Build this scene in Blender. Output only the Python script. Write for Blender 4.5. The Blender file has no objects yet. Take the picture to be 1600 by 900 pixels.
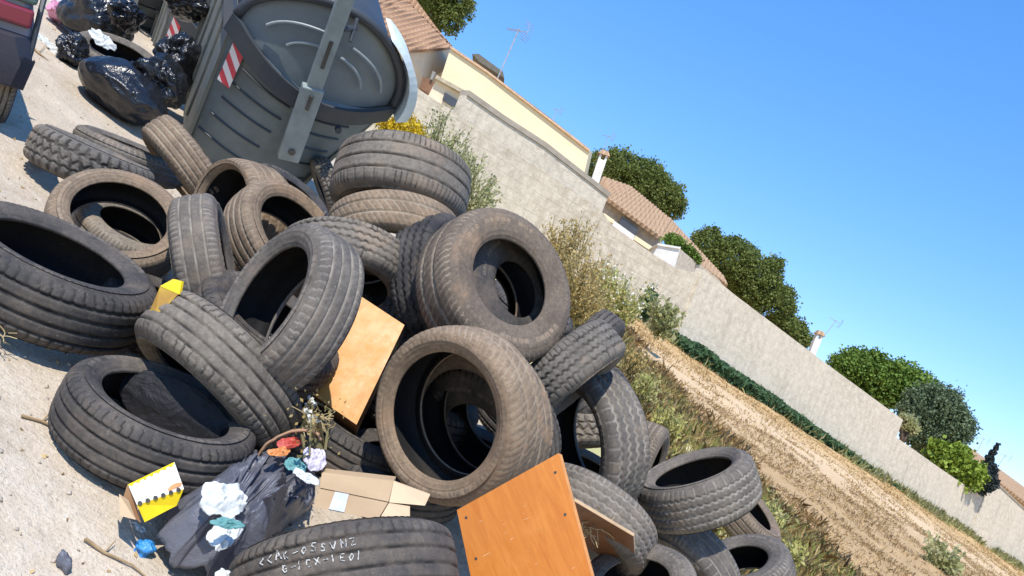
import bpy, math, random
import numpy as np
from math import sin, cos, radians, pi
from mathutils import Matrix, Vector, noise as mnoise
random.seed(7); RS = np.random.RandomState(7)
SC = bpy.context.scene; COL = SC.collection

# ------------------------------------------------------------------ camera, world frame (z = plumb line; the ground is a hillside)
F = 1400.0; EYE = 1.45
def upv(roll, p): return Vector((cos(radians(p))*sin(radians(roll)), cos(radians(p))*cos(radians(roll)), sin(radians(p))))
U_c = upv(22.5, -4.0)          # plumb line seen by the camera
N_c = upv(37.0, 7.5)           # normal of the sloping ground seen by the camera
B_c = upv(44.0, 24.0)          # how bins and the car stand on the slope
yw = Vector((0, 0, -1)); yw = (yw - U_c*yw.dot(U_c)).normalized(); xw = yw.cross(U_c)
M = Matrix((xw, yw, U_c))      # camera vectors -> world vectors
CAM = Vector((0, 0, 0))
N = M @ N_c; UP = Vector((0, 0, 1)); BUP = M @ B_c
VIEW = M @ Vector((0, 0, -1))
E2 = (VIEW - N*VIEW.dot(N)).normalized(); E1 = E2.cross(N).normalized()
ORG = CAM - N*EYE
def vc(x, y): return Vector(((x-800)/F, -(y-450)/F, -1.0))
def P(x, y, d): return CAM + M @ (vc(x, y)*d)
def G(x, y, h=0.0):
    r = vc(x, y); d = -(EYE-h)/N_c.dot(r); return CAM + M @ (r*d)
def L(u, v, h=0.0): return ORG + E1*u + E2*v + N*h
def uv_of(p): q = p-ORG; return q.dot(E1), q.dot(E2)
def img(dx, dy): return (M @ Vector((dx, -dy, 0))).normalized()

cam = bpy.data.objects.new('camera', bpy.data.cameras.new('camera')); COL.objects.link(cam)
cam.data.sensor_width = 36; cam.data.lens = 36*F/1600; cam.data.clip_start = .05; cam.data.clip_end = 3000
cam.matrix_world = Matrix.Translation(CAM) @ M.to_4x4()
SC.camera = cam

# ------------------------------------------------------------------ sky and sun
SUN = (M @ Vector((.27, .79, .53))).normalized()      # high sun, from behind the photographer
SUN_EL = math.asin(SUN.z)
w = bpy.data.worlds.new('World'); SC.world = w; w.use_nodes = True
nt = w.node_tree; bg = nt.nodes['Background']
sky = nt.nodes.new('ShaderNodeTexSky'); sky.sky_type = 'NISHITA'; sky.sun_disc = False
sky.sun_elevation = SUN_EL; sky.sun_rotation = math.atan2(SUN.x, SUN.y)
sky.altitude = 200; sky.air_density = 0.85; sky.dust_density = 0.0; sky.ozone_density = 3.0
hs = nt.nodes.new('ShaderNodeHueSaturation'); hs.inputs['Saturation'].default_value = 1.62; hs.inputs['Hue'].default_value = .503; hs.inputs['Value'].default_value = 2.1
tn = nt.nodes.new('ShaderNodeMix'); tn.data_type = 'RGBA'; tn.blend_type = 'MULTIPLY'; tn.inputs[0].default_value = 1; tn.inputs[7].default_value = (.96, .93, 1.04, 1)
gmn = nt.nodes.new('ShaderNodeGamma'); gmn.inputs['Gamma'].default_value = .62
nt.links.new(sky.outputs[0], gmn.inputs['Color']); nt.links.new(gmn.outputs[0], hs.inputs['Color']); nt.links.new(hs.outputs[0], tn.inputs[6]); nt.links.new(tn.outputs[2], bg.inputs[0])
bg.inputs[1].default_value = 0.15
sl = bpy.data.lights.new('sun', 'SUN'); sl.energy = 3.6; sl.angle = radians(.53); sl.color = (1, .95, .87)
so = bpy.data.objects.new('sun', sl); COL.objects.link(so)
so.rotation_mode = 'QUATERNION'; so.rotation_quaternion = SUN.to_track_quat('Z', 'Y')
SC.view_settings.view_transform = 'Standard'; SC.view_settings.look = 'None'
SC.view_settings.exposure = 0.60; SC.view_settings.gamma = 1; SC.view_settings.use_curve_mapping = False

# ------------------------------------------------------------------ materials
def lin(c): return tuple(((v/255)/12.92 if v/255 <= .04045 else (((v/255)+.055)/1.055)**2.4) for v in c)
def c4(c): return (c[0], c[1], c[2], 1)
class NT:
    def __init__(s, name):
        s.m = bpy.data.materials.new(name); s.m.use_nodes = True; s.t = s.m.node_tree
        s.b = s.t.nodes['Principled BSDF']; s.co = s.t.nodes.new('ShaderNodeTexCoord').outputs['Object']
    def n(s, t, **k):
        o = s.t.nodes.new(t)
        for a, v in k.items(): setattr(o, a, v)
        return o
    def l(s, a, b): s.t.links.new(a, b)
    def noise(s, scale, detail=4, rough=.6, co=None, dist=0):
        o = s.n('ShaderNodeTexNoise'); o.inputs['Scale'].default_value = scale; o.inputs['Detail'].default_value = detail
        o.inputs['Roughness'].default_value = rough; o.inputs['Distortion'].default_value = dist; s.l(co or s.co, o.inputs['Vector']); return o.outputs['Fac']
    def ramp(s, x, a, b, va=0., vb=1.):
        o = s.n('ShaderNodeMapRange'); o.clamp = True
        for i, v in zip((1, 2, 3, 4), (a, b, va, vb)): o.inputs[i].default_value = v
        s.l(x, o.inputs[0]); return o.outputs[0]
    def mix(s, f, a, b, mode='MIX'):
        o = s.n('ShaderNodeMix', data_type='RGBA', blend_type=mode)
        for sock, v in ((o.inputs[0], f), (o.inputs[6], a), (o.inputs[7], b)):
            if hasattr(v, 'links') or hasattr(v, 'is_output'): s.l(v, sock)
            elif isinstance(v, (tuple, list)): sock.default_value = c4(v)
            else: sock.default_value = v
        return o.outputs[2]
    def math(s, op, a, b=0.):
        o = s.n('ShaderNodeMath', operation=op)
        for sock, v in ((o.inputs[0], a), (o.inputs[1], b)):
            if hasattr(v, 'is_output'): s.l(v, sock)
            else: sock.default_value = v
        return o.outputs[0]
    def attr(s, name):
        o = s.n('ShaderNodeAttribute'); o.attribute_name = name; return o.outputs['Fac']
    def bump(s, h, strength=.4, dist=.01, prev=None):
        o = s.n('ShaderNodeBump'); o.inputs['Strength'].default_value = strength; o.inputs['Distance'].default_value = dist
        s.l(h, o.inputs['Height'])
        if prev is not None: s.l(prev, o.inputs['Normal'])
        return o.outputs[0]
    def done(s, col, rough=.8, nrm=None, spec=.5):
        if hasattr(col, 'is_output'): s.l(col, s.b.inputs['Base Color'])
        else: s.b.inputs['Base Color'].default_value = c4(col)
        if hasattr(rough, 'is_output'): s.l(rough, s.b.inputs['Roughness'])
        else: s.b.inputs['Roughness'].default_value = rough
        s.b.inputs['Specular IOR Level'].default_value = spec
        if nrm is not None: s.l(nrm, s.b.inputs['Normal'])
        return s.m
def simple(name, c1, c2=None, scale=8, rough=.7, bs=40, bstr=.3, bd=.005, spec=.4, lo=.35, hi=.65, detail=5):
    k = NT(name); c2 = c2 or tuple(v*.7 for v in c1)
    f = k.ramp(k.noise(scale, detail), lo, hi)
    col = k.mix(f, c1, c2)
    return k.done(col, rough, k.bump(k.noise(bs, 5), bstr, bd), spec)

def rubber(name, base, dust, amount, groove=None):
    k = NT(name)
    oi = k.n('ShaderNodeObjectInfo')
    mp = k.n('ShaderNodeVectorMath', operation='ADD'); k.l(k.co, mp.inputs[0])
    sc = k.n('ShaderNodeVectorMath', operation='SCALE'); k.l(oi.outputs['Location'], sc.inputs[0]); sc.inputs['Scale'].default_value = 3.7
    k.l(sc.outputs[0], mp.inputs[1]); co = mp.outputs[0]
    big = k.ramp(k.noise(5, 6, .65, co), .66-amount*.5, .86-amount*.35)
    fine = k.ramp(k.noise(48, 8, .8, co), .38, .64)
    f = k.math('MULTIPLY', big, k.ramp(fine, 0, 1, .35, 1))
    col = k.mix(f, base, dust)
    wn = k.n('ShaderNodeTexWhiteNoise'); k.l(oi.outputs['Location'], wn.inputs['Vector'])
    col = k.mix(1.0, col, k.mix(wn.outputs['Value'], (.72, .74, .78), (1.25, 1.18, 1.08)), 'MULTIPLY')
    mud = k.ramp(k.noise(2.6, 5, .7, co, .4), .56, .66, 0, .65*amount)
    col = k.mix(mud, col, (dust[0]*1.15, dust[1]*.98, dust[2]*.85))
    col = k.mix(k.math('MULTIPLY', k.attr('letters'), .55), col, (dust[0]*1.25, dust[1]*1.2, dust[2]*1.15))
    sp = k.ramp(k.noise(160, 2, .5, co), .66, .74)
    col = k.mix(k.math('MULTIPLY', sp, .45), col, (dust[0]*1.8, dust[1]*1.8, dust[2]*1.75))
    if groove is not None:
        g = k.attr('groove')
        gm = k.math('MULTIPLY', g, k.ramp(k.noise(14, 5, .6, co), .35, .6, .15, .9))
        col = k.mix(gm, col, groove)
    h = k.noise(220, 5, .7, co)
    b1 = k.bump(h, .35, .002)
    b2 = k.bump(k.noise(28, 6, .7, co), .35, .006, b1)
    return k.done(col, k.ramp(f, 0, 1, .72, .95), b2, .22)
R_GREY = rubber('rubber_grey', (.062, .057, .053), (.205, .180, .152), .8, (.29, .26, .22))
R_BROWN = rubber('rubber_brown', (.080, .062, .047), (.25, .19, .135), 1.0, (.31, .255, .19))
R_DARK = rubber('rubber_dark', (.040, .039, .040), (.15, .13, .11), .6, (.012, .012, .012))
R_DUST = rubber('rubber_dusty', (.080, .069, .058), (.25, .22, .18), .95, (.022, .020, .018))
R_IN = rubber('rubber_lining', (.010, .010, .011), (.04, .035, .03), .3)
MATS = {'grey': R_GREY, 'brown': R_BROWN, 'dark': R_DARK, 'dust': R_DUST}

# ------------------------------------------------------------------ object helpers
def tag(o, label=None, cat=None, group=None, kind=None):
    if label: o['label'] = label
    if cat: o['category'] = cat
    if group: o['group'] = group
    if kind: o['kind'] = kind
    return o
def thing(name, label, cat, mw, group=None):
    o = bpy.data.objects.new(name, None); COL.objects.link(o); o.empty_display_size = .1
    o.matrix_world = mw if isinstance(mw, Matrix) else Matrix.Translation(mw)
    return tag(o, label, cat, group)
def mesh(name, V, Fc, mat, smooth=False, attrs=None):
    me = bpy.data.meshes.new(name); me.from_pydata([tuple(v) for v in V], [], [tuple(f) for f in Fc])
    if mat: me.materials.append(mat)
    if smooth: me.shade_smooth()
    for an, data in (attrs or {}).items():
        a = me.attributes.new(an, 'FLOAT', 'POINT'); a.data.foreach_set('value', np.asarray(data, dtype=np.float32))
    return me
def npmesh(name, V, Fq, mat, smooth=False, attrs=None):
    me = bpy.data.meshes.new(name); V = np.asarray(V, np.float32); Fq = np.asarray(Fq, np.int32); k = Fq.shape[1]
    me.vertices.add(len(V)); me.vertices.foreach_set('co', V.ravel())
    me.loops.add(Fq.size); me.loops.foreach_set('vertex_index', Fq.ravel())
    me.polygons.add(len(Fq)); me.polygons.foreach_set('loop_start', np.arange(0, Fq.size, k, dtype=np.int32))
    me.update(calc_edges=True)
    if mat: me.materials.append(mat)
    if smooth: me.shade_smooth()
    for an, data in (attrs or {}).items():
        a = me.attributes.new(an, 'FLOAT', 'POINT'); a.data.foreach_set('value', np.asarray(data, dtype=np.float32))
    return me
def link(name, me, parent=None, mw=None):
    o = bpy.data.objects.new(name, me); COL.objects.link(o)
    if parent: o.parent = parent
    elif mw is not None: o.matrix_world = mw
    return o
def wobj(name, V, Fc, mat, parent=None, smooth=False, mw=None, bevel=0):
    """V in world coordinates -> an object whose own frame is mw (or the parent's)"""
    base = parent_world(parent) if parent else (mw or Matrix.Translation(sum((Vector(v) for v in V), Vector())/len(V)))
    inv = base.inverted()
    me = mesh(name, [inv @ Vector(v) for v in V], Fc, mat, smooth)
    o = link(name, me, parent, None if parent else base)
    if bevel:
        b = o.modifiers.new('b', 'BEVEL'); b.width = bevel; b.segments = 2; b.limit_method = 'ANGLE'
    return o
def parent_world(o):
    m = o.matrix_local if o.parent is None else parent_world(o.parent) @ o.matrix_local
    return m if o.parent else o.matrix_basis
def frame(o, x, y, z):
    z = z.normalized(); x = (x-z*x.dot(z)).normalized(); y2 = z.cross(x); y = y2 if y2.dot(y) > 0 else -y2
    return Matrix.Translation(o) @ Matrix((x, y, z)).transposed().to_4x4()
BOXF = [(0, 3, 2, 1), (4, 5, 6, 7), (0, 1, 5, 4), (1, 2, 6, 5), (2, 3, 7, 6), (3, 0, 4, 7)]
def slab(p, t):   # four corners + thickness vector
    return [Vector(q) for q in p] + [Vector(q)+t for q in p]
class MB:
    def __init__(s): s.V = []; s.F = []
    def add(s, V, Fc):
        n = len(s.V); s.V += [Vector(v) for v in V]; s.F += [tuple(i+n for i in f) for f in Fc]; return s
    def box(s, c, h, m=None):
        V = [Vector((c[0]+sx*h[0], c[1]+sy*h[1], c[2]+sz*h[2])) for sz in (-1, 1) for sx, sy in ((-1, -1), (1, -1), (1, 1), (-1, 1))]
        if m: V = [m @ v for v in V]
        return s.add(V, BOXF)
    def tube(s, pts, r, k=8, r2=None):
        pts = [Vector(p) for p in pts]; V = []; Fc = []
        for i, p in enumerate(pts):
            d = (pts[min(i+1, len(pts)-1)] - pts[max(i-1, 0)]).normalized()
            a = d.orthogonal().normalized() if i == 0 else (a - d*a.dot(d)).normalized()
            b = d.cross(a); rr = r if r2 is None else r+(r2-r)*i/(len(pts)-1)
            V += [p + (a*cos(2*pi*j/k)+b*sin(2*pi*j/k))*rr for j in range(k)]
        for i in range(len(pts)-1):
            Fc += [(i*k+j, i*k+(j+1) % k, (i+1)*k+(j+1) % k, (i+1)*k+j) for j in range(k)]
        Fc += [tuple(range(k))[::-1], tuple((len(pts)-1)*k+j for j in range(k))]
        return s.add(V, Fc)
    def obj(s, name, mat, parent=None, world=False, mw=None, smooth=False, bevel=0):
        if world: return wobj(name, s.V, s.F, mat, parent, smooth, mw, bevel)
        o = link(name, mesh(name, s.V, s.F, mat, smooth), parent, mw)
        if bevel:
            b = o.modifiers.new('b', 'BEVEL'); b.width = bevel; b.segments = 2; b.limit_method = 'ANGLE'
        return o

# ------------------------------------------------------------------ terrain
WA, WB = uv_of(G(1000, 500)), uv_of(G(1580, 880))
WD = Vector((WB[0]-WA[0], WB[1]-WA[1])).normalized()        # wall direction in ground coordinates
def wdist(u, v): return (u-WA[0])*WD.y - (v-WA[1])*WD.x     # metres in front of the wall
def wlong(u, v): return (u-WA[0])*WD.x + (v-WA[1])*WD.y
def vergeline(u, v): return (u-1.55)*.90 + (v-4.0)*.43       # >0 right of the bare strip
gm = NT('ground_earth')
at_w, at_v, at_l = gm.attr('w'), gm.attr('verge'), gm.attr('along')
def rd(*c): return lin(c)
n1 = gm.noise(2.2, 6, .65); n2 = gm.noise(14, 6, .7); n3 = gm.noise(90, 4, .7)
dirt = gm.mix(gm.ramp(n1, .35, .65), (.60, .50, .375), (.47, .385, .285))
dirt = gm.mix(gm.ramp(n2, .45, .7, 0, .55), dirt, (.64, .57, .47))
dirt = gm.mix(gm.ramp(n3, .5, .7, 0, .6), dirt, (.33, .27, .20))
dirt = gm.mix(gm.ramp(gm.noise(38, 3, .8), .60, .70, 0, .5), dirt, (.74, .68, .58))
cv = gm.n('ShaderNodeCombineXYZ'); gm.l(gm.math('MULTIPLY', at_l, .28), cv.inputs[0]); gm.l(gm.math('MULTIPLY', at_w, 2.6), cv.inputs[1])
streak = gm.noise(1.0, 7, .72, cv.outputs[0])
cv2 = gm.n('ShaderNodeCombineXYZ'); gm.l(gm.math('MULTIPLY', at_l, 1.6), cv2.inputs[0]); gm.l(gm.math('MULTIPLY', at_w, 7), cv2.inputs[1])
st2 = gm.noise(1.0, 7, .75, cv2.outputs[0])
tan = gm.mix(gm.ramp(streak, .38, .62), (.58, .39, .19), (.48, .31, .14))
pale = (.62, .45, .27); brown = gm.mix(gm.ramp(st2, .4, .62), (.50, .34, .175), (.38, .25, .125))
fld = gm.mix(gm.ramp(gm.math('ADD', at_w, gm.math('MULTIPLY', streak, 2.2)), 3.0, 4.3), tan, pale)
fld = gm.mix(gm.ramp(gm.math('ADD', at_w, gm.math('MULTIPLY', st2, 3.4)), 5.8, 8.4), fld, brown)
fld = gm.mix(gm.ramp(st2, .5, .72, 0, .55), fld, (.50, .37, .20))
fld = gm.mix(gm.ramp(gm.noise(30, 4, .8), .56, .72, 0, .5), fld, (.28, .18, .09))
vg = gm.mix(gm.ramp(n1, .4, .6), (.56, .47, .25), (.46, .43, .19))
far = gm.mix(gm.ramp(gm.math('ADD', at_v, gm.math('MULTIPLY', n1, 1.6)), 4.2, 5.2), vg, fld)
allc = gm.mix(gm.ramp(gm.math('ADD', at_v, gm.math('MULTIPLY', n2, .5)), .15, .4), dirt, far)
hb = gm.bump(n3, .5, .012); hb = gm.bump(n2, .5, .04, hb)
GMAT = gm.done(allc, .95, hb, .15)

def gheight(u, v):
    w_ = wdist(u, v); vl = vergeline(u, v); h = 0.
    near = 1/(1+.02*(u*u+v*v))
    h += .05*(mnoise.noise(Vector((u*.5, v*.5, 0)))) * (1 if v > 1 else v)
    h += .018*mnoise.noise(Vector((u*3, v*3, 4))) + .007*mnoise.noise(Vector((u*11, v*11, 7)))*near
    if vl > .3 and w_ > -2:
        f = min(1, (vl-.3)/1.0)
        l_ = wlong(u, v)
        h += f*.045*mnoise.noise(Vector((l_*.35, w_*2.4, 2))) + f*.03*mnoise.noise(Vector((l_*2.5, w_*5, 9)))
    if w_ < -1: h -= min(1.5, (-1-w_)*.12)
    return h
us = np.unique(np.concatenate([np.arange(-5, 7, .06), np.arange(7, 30, .2), -np.arange(5, 30, .4), np.geomspace(30, 300, 18), -np.geomspace(30, 300, 18)]))
vs = np.unique(np.concatenate([np.arange(.6, 9, .06), np.arange(9, 45, .14), np.geomspace(45, 300, 16), [-40, -10, -3, -1, 0]]))
GV = []; aw = []; av = []; al = []
for v_ in vs:
    for u_ in us:
        GV.append((u_, v_, gheight(u_, v_))); aw.append(wdist(u_, v_)); av.append(vergeline(u_, v_)); al.append(wlong(u_, v_))
nu = len(us); ii = np.arange((len(vs)-1)*nu).reshape(-1, nu)[:, :-1].ravel()
GF = np.stack([ii, ii+1, ii+nu+1, ii+nu], 1)
GMW = frame(ORG, E1, E2, N)
tag(link('ground', npmesh('ground', GV, GF, GMAT, True, {'w': aw, 'verge': av, 'along': al}), mw=GMW), kind='structure')
def onG(x, y, dh=0.):
    u, v = uv_of(G(x, y)); return L(u, v, gheight(u, v)+dh)

# ------------------------------------------------------------------ tyres
NPH = 324
def lathe(profile, nph=NPH):
    """profile (k,2) of z,r -> verts,faces"""
    ph = np.linspace(0, 2*pi, nph, endpoint=False); k = len(profile)
    z, r = profile[:, 0], profile[:, 1]
    V = np.stack([np.cos(ph)[:, None]*r, np.sin(ph)[:, None]*r, np.broadcast_to(z, (nph, k))], 2)
    a = np.arange(nph)[:, None]*k + np.arange(k-1); b = (np.arange(nph)[:, None]+1) % nph*k + np.arange(k-1)
    Fq = np.stack([a, b, b+1, a+1], 2).reshape(-1, 4)
    return V, Fq, ph
def smooth_curve(pts, n):
    pts = np.array(pts, float); t = np.r_[0, np.cumsum(np.hypot(*np.diff(pts, axis=0).T))]; T = np.linspace(0, t[-1], n)
    # Catmull-like: dense linear then smoothed
    d = np.stack([np.interp(np.linspace(0, t[-1], n*6), t, pts[:, i]) for i in (0, 1)], 1)
    ker = np.hanning(13); ker /= ker.sum()
    e = np.concatenate([np.repeat(d[:1], 6, 0), d, np.repeat(d[-1:], 6, 0)])
    s = np.stack([np.convolve(e[:, i], ker, 'valid') for i in (0, 1)], 1); s[0] = d[0]; s[-1] = d[-1]
    idx = np.linspace(0, len(s)-1, n).round().astype(int); return s[idx]
def sstep(x, a, b): t = np.clip((x-a)/(b-a), 0, 1); return t*t*(3-2*t)
def tri(x): return 2*np.abs(2*(x-np.floor(x+.5)))-1
def groove_at(s, c, wd): return 1-sstep(np.abs(s-c), wd*.5, wd)
def pattern(kind, ph, s):
    P_ = ph/(2*pi); g = np.zeros(np.broadcast(P_, s).shape); fr = lambda x: x-np.floor(x)
    def slot(x, w_): return ((fr(x) < w_)).astype(float)
    if kind == 'ribs':
        for c in (-.62, -.21, .21, .62): g = np.maximum(g, groove_at(s, c, .062))
        g = np.maximum(g, .55*slot(P_*62+np.abs(s)*.6, .2)*(np.abs(s) > .68))
        g = np.maximum(g, .25*slot(P_*54+s*1.6, .2)*(np.abs(s) < .68))
    elif kind == 'fine':
        for c in (-.5, 0, .5): g = np.maximum(g, groove_at(s, c, .06))
        g = np.maximum(g, .35*slot(P_*81, .22)*(np.abs(s) > .6))
        g = np.maximum(g, .16*slot(P_*72+np.abs(s)*1.5, .2)*(np.abs(s) < .5))
    elif kind == 'zigzag':
        for c in (-.6, -.2, .2, .6): g = np.maximum(g, groove_at(s, c+.05*tri(P_*54+c*2), .075))
        g = np.maximum(g, .45*slot(P_*72+np.sign(s)*.2, .2)*(np.abs(s) > .62))
        g = np.maximum(g, .28*slot(P_*72+s*1.2, .2)*(np.abs(s) < .62))
    elif kind == 'swirl':
        for c in (-.33, .33): g = np.maximum(g, groove_at(s, c, .07))
        g = np.maximum(g, .38*slot(P_*72+np.sign(s)*np.abs(s)**1.6*1.8+.25*np.sign(s), .22)*(np.abs(s) > .38))
        g = np.maximum(g, .4*slot(P_*54+s*2, .2)*(np.abs(s) < .3))
    elif kind == 'mud':
        g = np.maximum(g, groove_at(s, .3*tri(P_*36)*.5, .13))
        g = np.maximum(g, slot(P_*36+.25*(s > 0)+np.abs(s)*.15, .36)*(np.abs(s) > .5))
        for c in (-.48, .48): g = np.maximum(g, .9*groove_at(s, c+.06*tri(P_*36), .09))
        g = np.maximum(g, .8*slot(P_*36+.5+s*.8, .3)*(np.abs(s) < .45))
    return g
CACHE = {}
def tyre_meshes(kind, ratio, wd, mt):
    key = (kind, ratio, wd, mt)
    if key in CACHE: return CACHE[key]
    R = .31; W = wd; rb = R*ratio; mid = (R+rb)/2; th = .008 if kind != 'mud' else .011
    half = [(.0, R), (.22, R-.002), (.33, R-.006), (.40, R-.014), (.445, R-.027), (.468, R-.040)]
    full = [(-z*W, r) for z, r in half[::-1][:-1]] + [(z*W, r) for z, r in half]
    prof = smooth_curve(full, 58)
    V, Fq, ph = lathe(prof)
    s = prof[:, 0]/(W*.435)
    g = pattern(kind, ph[:, None], np.broadcast_to(s, (NPH, len(s))))
    fade = np.clip((1.06-np.abs(s))/.06, 0, 1); g = g*fade
    wear = .85+.15*np.sin(ph*3+1)[:, None]
    dr = g*th*wear
    # the tread sinks along its own radius
    rr = prof[:, 1][None, :]-dr
    V[..., 0] = np.cos(ph)[:, None]*rr; V[..., 1] = np.sin(ph)[:, None]*rr
    ov = 1+.006*np.cos(2*ph+.4)
    def oval(Vx): Vx = Vx.copy(); Vx[..., 0] *= ov[:, None]; Vx[..., 1] *= ov[:, None]; return Vx.reshape(-1, 3)
    m = MATS[mt]
    tread = npmesh('tread', oval(V), Fq[:, ::-1], m, False, {'groove': (g > .3).astype(float).ravel()})
    sw = [(.468, R-.040), (.487, R-.052), (.497, mid+.012), (.492, mid-.004), (.476, rb+.034), (.452, rb+.020), (.446, rb+.019), (.44, rb+.013), (.415, rb+.008), (.395, rb+.001), (.37, rb), (.345, rb+.003)]
    sp = smooth_curve([(z*W, r) for z, r in sw], 34)
    for rr0, am in ((R-.055, .0016), (mid+.022, .0018), (mid-.018, .0018), (rb+.030, .0016)):
        sp[:, 0] += am*np.exp(-((sp[:, 1]-rr0)/.0018)**2)
    sides = []
    for sg in (1, -1):
        V, Fq, _ = lathe(sp*np.array([sg, 1]))
        V = V.copy()
        # moulded ribs near the shoulder, raised letters blocks
        rad = sp[:, 1][None, :]; rib = ((np.floor(ph*108/(2*pi)*1.5) % 2)[:, None]) * np.exp(-((rad-(R-.050))/.006)**2)
        let = (((ph*54/(2*pi)) % 1 < .68) & (np.sin(ph*2+.5) > .1) & (np.sin(ph*9) > -.8))[:, None]*np.exp(-((rad-mid)/.009)**6)*(1-.9*(((ph*54/(2*pi)) % 1 > .25) & ((ph*54/(2*pi)) % 1 < .5) & (np.sin(ph*31) > 0))[:, None]*(np.abs(rad-mid) < .004))
        V[..., 2] += sg*(.0014*rib + .0014*let)
        sides.append(npmesh('sidewall', oval(V), Fq[:, ::-1] if sg > 0 else Fq, m, True, {'groove': (rib*.3).ravel(), 'letters': let.ravel()}))
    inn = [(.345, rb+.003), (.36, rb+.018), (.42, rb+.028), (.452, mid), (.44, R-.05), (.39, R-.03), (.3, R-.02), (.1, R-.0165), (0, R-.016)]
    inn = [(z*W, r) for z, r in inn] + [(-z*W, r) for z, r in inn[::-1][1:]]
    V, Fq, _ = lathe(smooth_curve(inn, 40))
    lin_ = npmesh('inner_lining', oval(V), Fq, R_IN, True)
    CACHE[key] = (tread, sides, lin_); return CACHE[key]
GRP = 'used tyres dumped in a heap'
TY = []; SQ = random.Random(3)
def tyre(fx, fy, major, ratio, ax, label, kind='ribs', mt='grey', R=.31, op=.63, W=.205, roll=None, center=False, group=GRP, dmul=1.0):
    """fx,fy: centre of the visible sidewall; major: its long diameter in px; ratio: how round it looks; ax: image direction (x right, y down) its axis leans"""
    for _ in range(40):
        d = 2*R*F/major*dmul; p = P(fx, fy, d); ray = (CAM-p).normalized(); a = img(*ax); a = (a-ray*a.dot(ray)).normalized(); z = (ray*ratio+a*math.sqrt(1-ratio*ratio)).normalized()
        c = p if center else p-z*(W*R/.31*.38); low = (c-ORG).dot(N)-R*math.sqrt(max(0, 1-z.dot(N)**2))-W*R/.62*abs(z.dot(N))
        if low >= -.02: break
        R *= .99
    d = 2*R*F/major*dmul
    p = P(fx, fy, d); ray = (CAM-p).normalized()
    a = img(*ax); a = (a - ray*a.dot(ray)).normalized()
    z = (ray*ratio + a*math.sqrt(1-ratio*ratio)).normalized()
    k = R/.31
    c = p if center else p - z*(W*k*.38)
    x = (ray - z*ray.dot(z)).normalized(); y = z.cross(x)
    rl = random.uniform(0, 6.28) if roll is None else roll
    x2 = x*cos(rl)+y*sin(rl); y2 = z.cross(x2)
    mw = frame(c, x2, y2, z) @ Matrix.Diagonal((k*SQ.uniform(.955, 1.0), k, k, 1))
    t = thing('tyre', label, 'tyre', mw, group)
    tr, sd, li = tyre_meshes(kind, op, W, mt)
    link('tread', tr, t); link('sidewall', sd[0], t); link('sidewall', sd[1], t); link('inner_lining', li, t)
    h = (c-ORG).dot(N); ext = R*math.sqrt(max(0, 1-z.dot(N)**2)) + W*k/2*abs(z.dot(N))
    TY.append((label[:40], c.copy(), z.copy(), R, h-ext, d))
    print('TY %-42s d=%.2f low=%.2f u,v=%.2f,%.2f' % (label[:42], d, h-ext, *uv_of(c)))
    return t, c, x, y, z, k

T = tyre
# ---- front and left of the heap
T(92, 396, 338, .30, (.47, -.88), 'large grey tyre lying flat at the far left edge of the heap', 'ribs', 'dark', .365, .63, .20)
T(188, 337, 212, .72, (.30, -.95), 'brown walled tyre leaning with a lettered tyre seen through its hole', 'fine', 'brown', .30, .68, .19)
T(206, 352, 172, .42, (.50, -.87), 'worn tyre lying inside the hole of the brown walled tyre', 'fine', 'dust', .26, .58, .20)
T(142, 258, 190, .06, (.42, -.90), 'knobbly tyre lying on pale ground, front one of the two behind the brown walled tyre', 'mud', 'dust', .30, .63, .20, center=True)
T(200, 246, 192, .08, (.38, -.92), 'smooth grey tyre lying on pale ground just behind the knobbly tyre', 'ribs', 'grey', .30, .63, .16, center=True, dmul=1.12)
T(292, 262, 186, .10, (-.84, .54), 'tyre standing on edge below the shiny bin bags, ribbed tread to the viewer', 'ribs', 'brown', .30, .63, .19, center=True, dmul=1.06)
T(350, 330, 172, .56, (-.97, -.22), 'rusty rimmed tyre lying behind in front of the grey container, opening to the left', 'ribs', 'brown', .28, .76, .30, dmul=.97)
T(322, 420, 236, .10, (.98, -.16), 'bald tyre standing upright beside the yellow plastic, worn tread to the viewer', 'fine', 'grey', .30, .63, .19, center=True)
T(462, 366, 208, .58, (.72, -.50), 'brown ribbed tyre behind the upright bald tyre, hole to the upper right', 'ribs', 'brown', .30, .66, .20)
T(418, 468, 292, .42, (-.86, -.50), 'big leaning tyre with long oval hole, left of the orange board', 'ribs', 'grey', .31, .66, .205)
T(532, 448, 225, .50, (-.22, .97), 'tyre tilted over a dark gap above the orange board', 'zigzag', 'dust', .31, .66, .20)
T(612, 392, 212, .42, (-.10, 1), 'dusty brown tyre lying between the top tyre and the tilted tyre', 'swirl', 'brown', .31, .64, .20)
T(620, 322, 218, .38, (-.22, 1), 'topmost wide tyre of the heap, close to the yellow flowering bush', 'fine', 'dust', .33, .62, .27)
T(712, 440, 226, .42, (.90, -.12), 'dark tyre squeezed against the big tall walled tyre, only its tread showing', 'zigzag', 'dark', .32, .60, .20)
T(797, 440, 262, .72, (.88, -.46), 'tall walled muddy tyre with small hole on the right shoulder of the heap', 'swirl', 'brown', .34, .55, .24)
T(806, 452, 225, .62, (.80, -.30), 'dark tyre nested behind the tall walled muddy tyre, seen through its hole', 'ribs', 'dark', .31, .42, .22)
T(692, 650, 288, .80, (-.95, .12), 'big round tyre facing the viewer in the middle with other tyres inside its hole', 'swirl', 'brown', .31, .70, .215)
T(722, 664, 266, .76, (-.90, .25), 'tyre seen through the hole of the big round middle tyre', 'ribs', 'brown', .31, .66, .20, dmul=1.0)
T(745, 686, 246, .66, (-.6, .5), 'deepest tyre inside the hole of the big round middle tyre', 'ribs', 'dark', .31, .50, .20, dmul=1.0)
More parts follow.
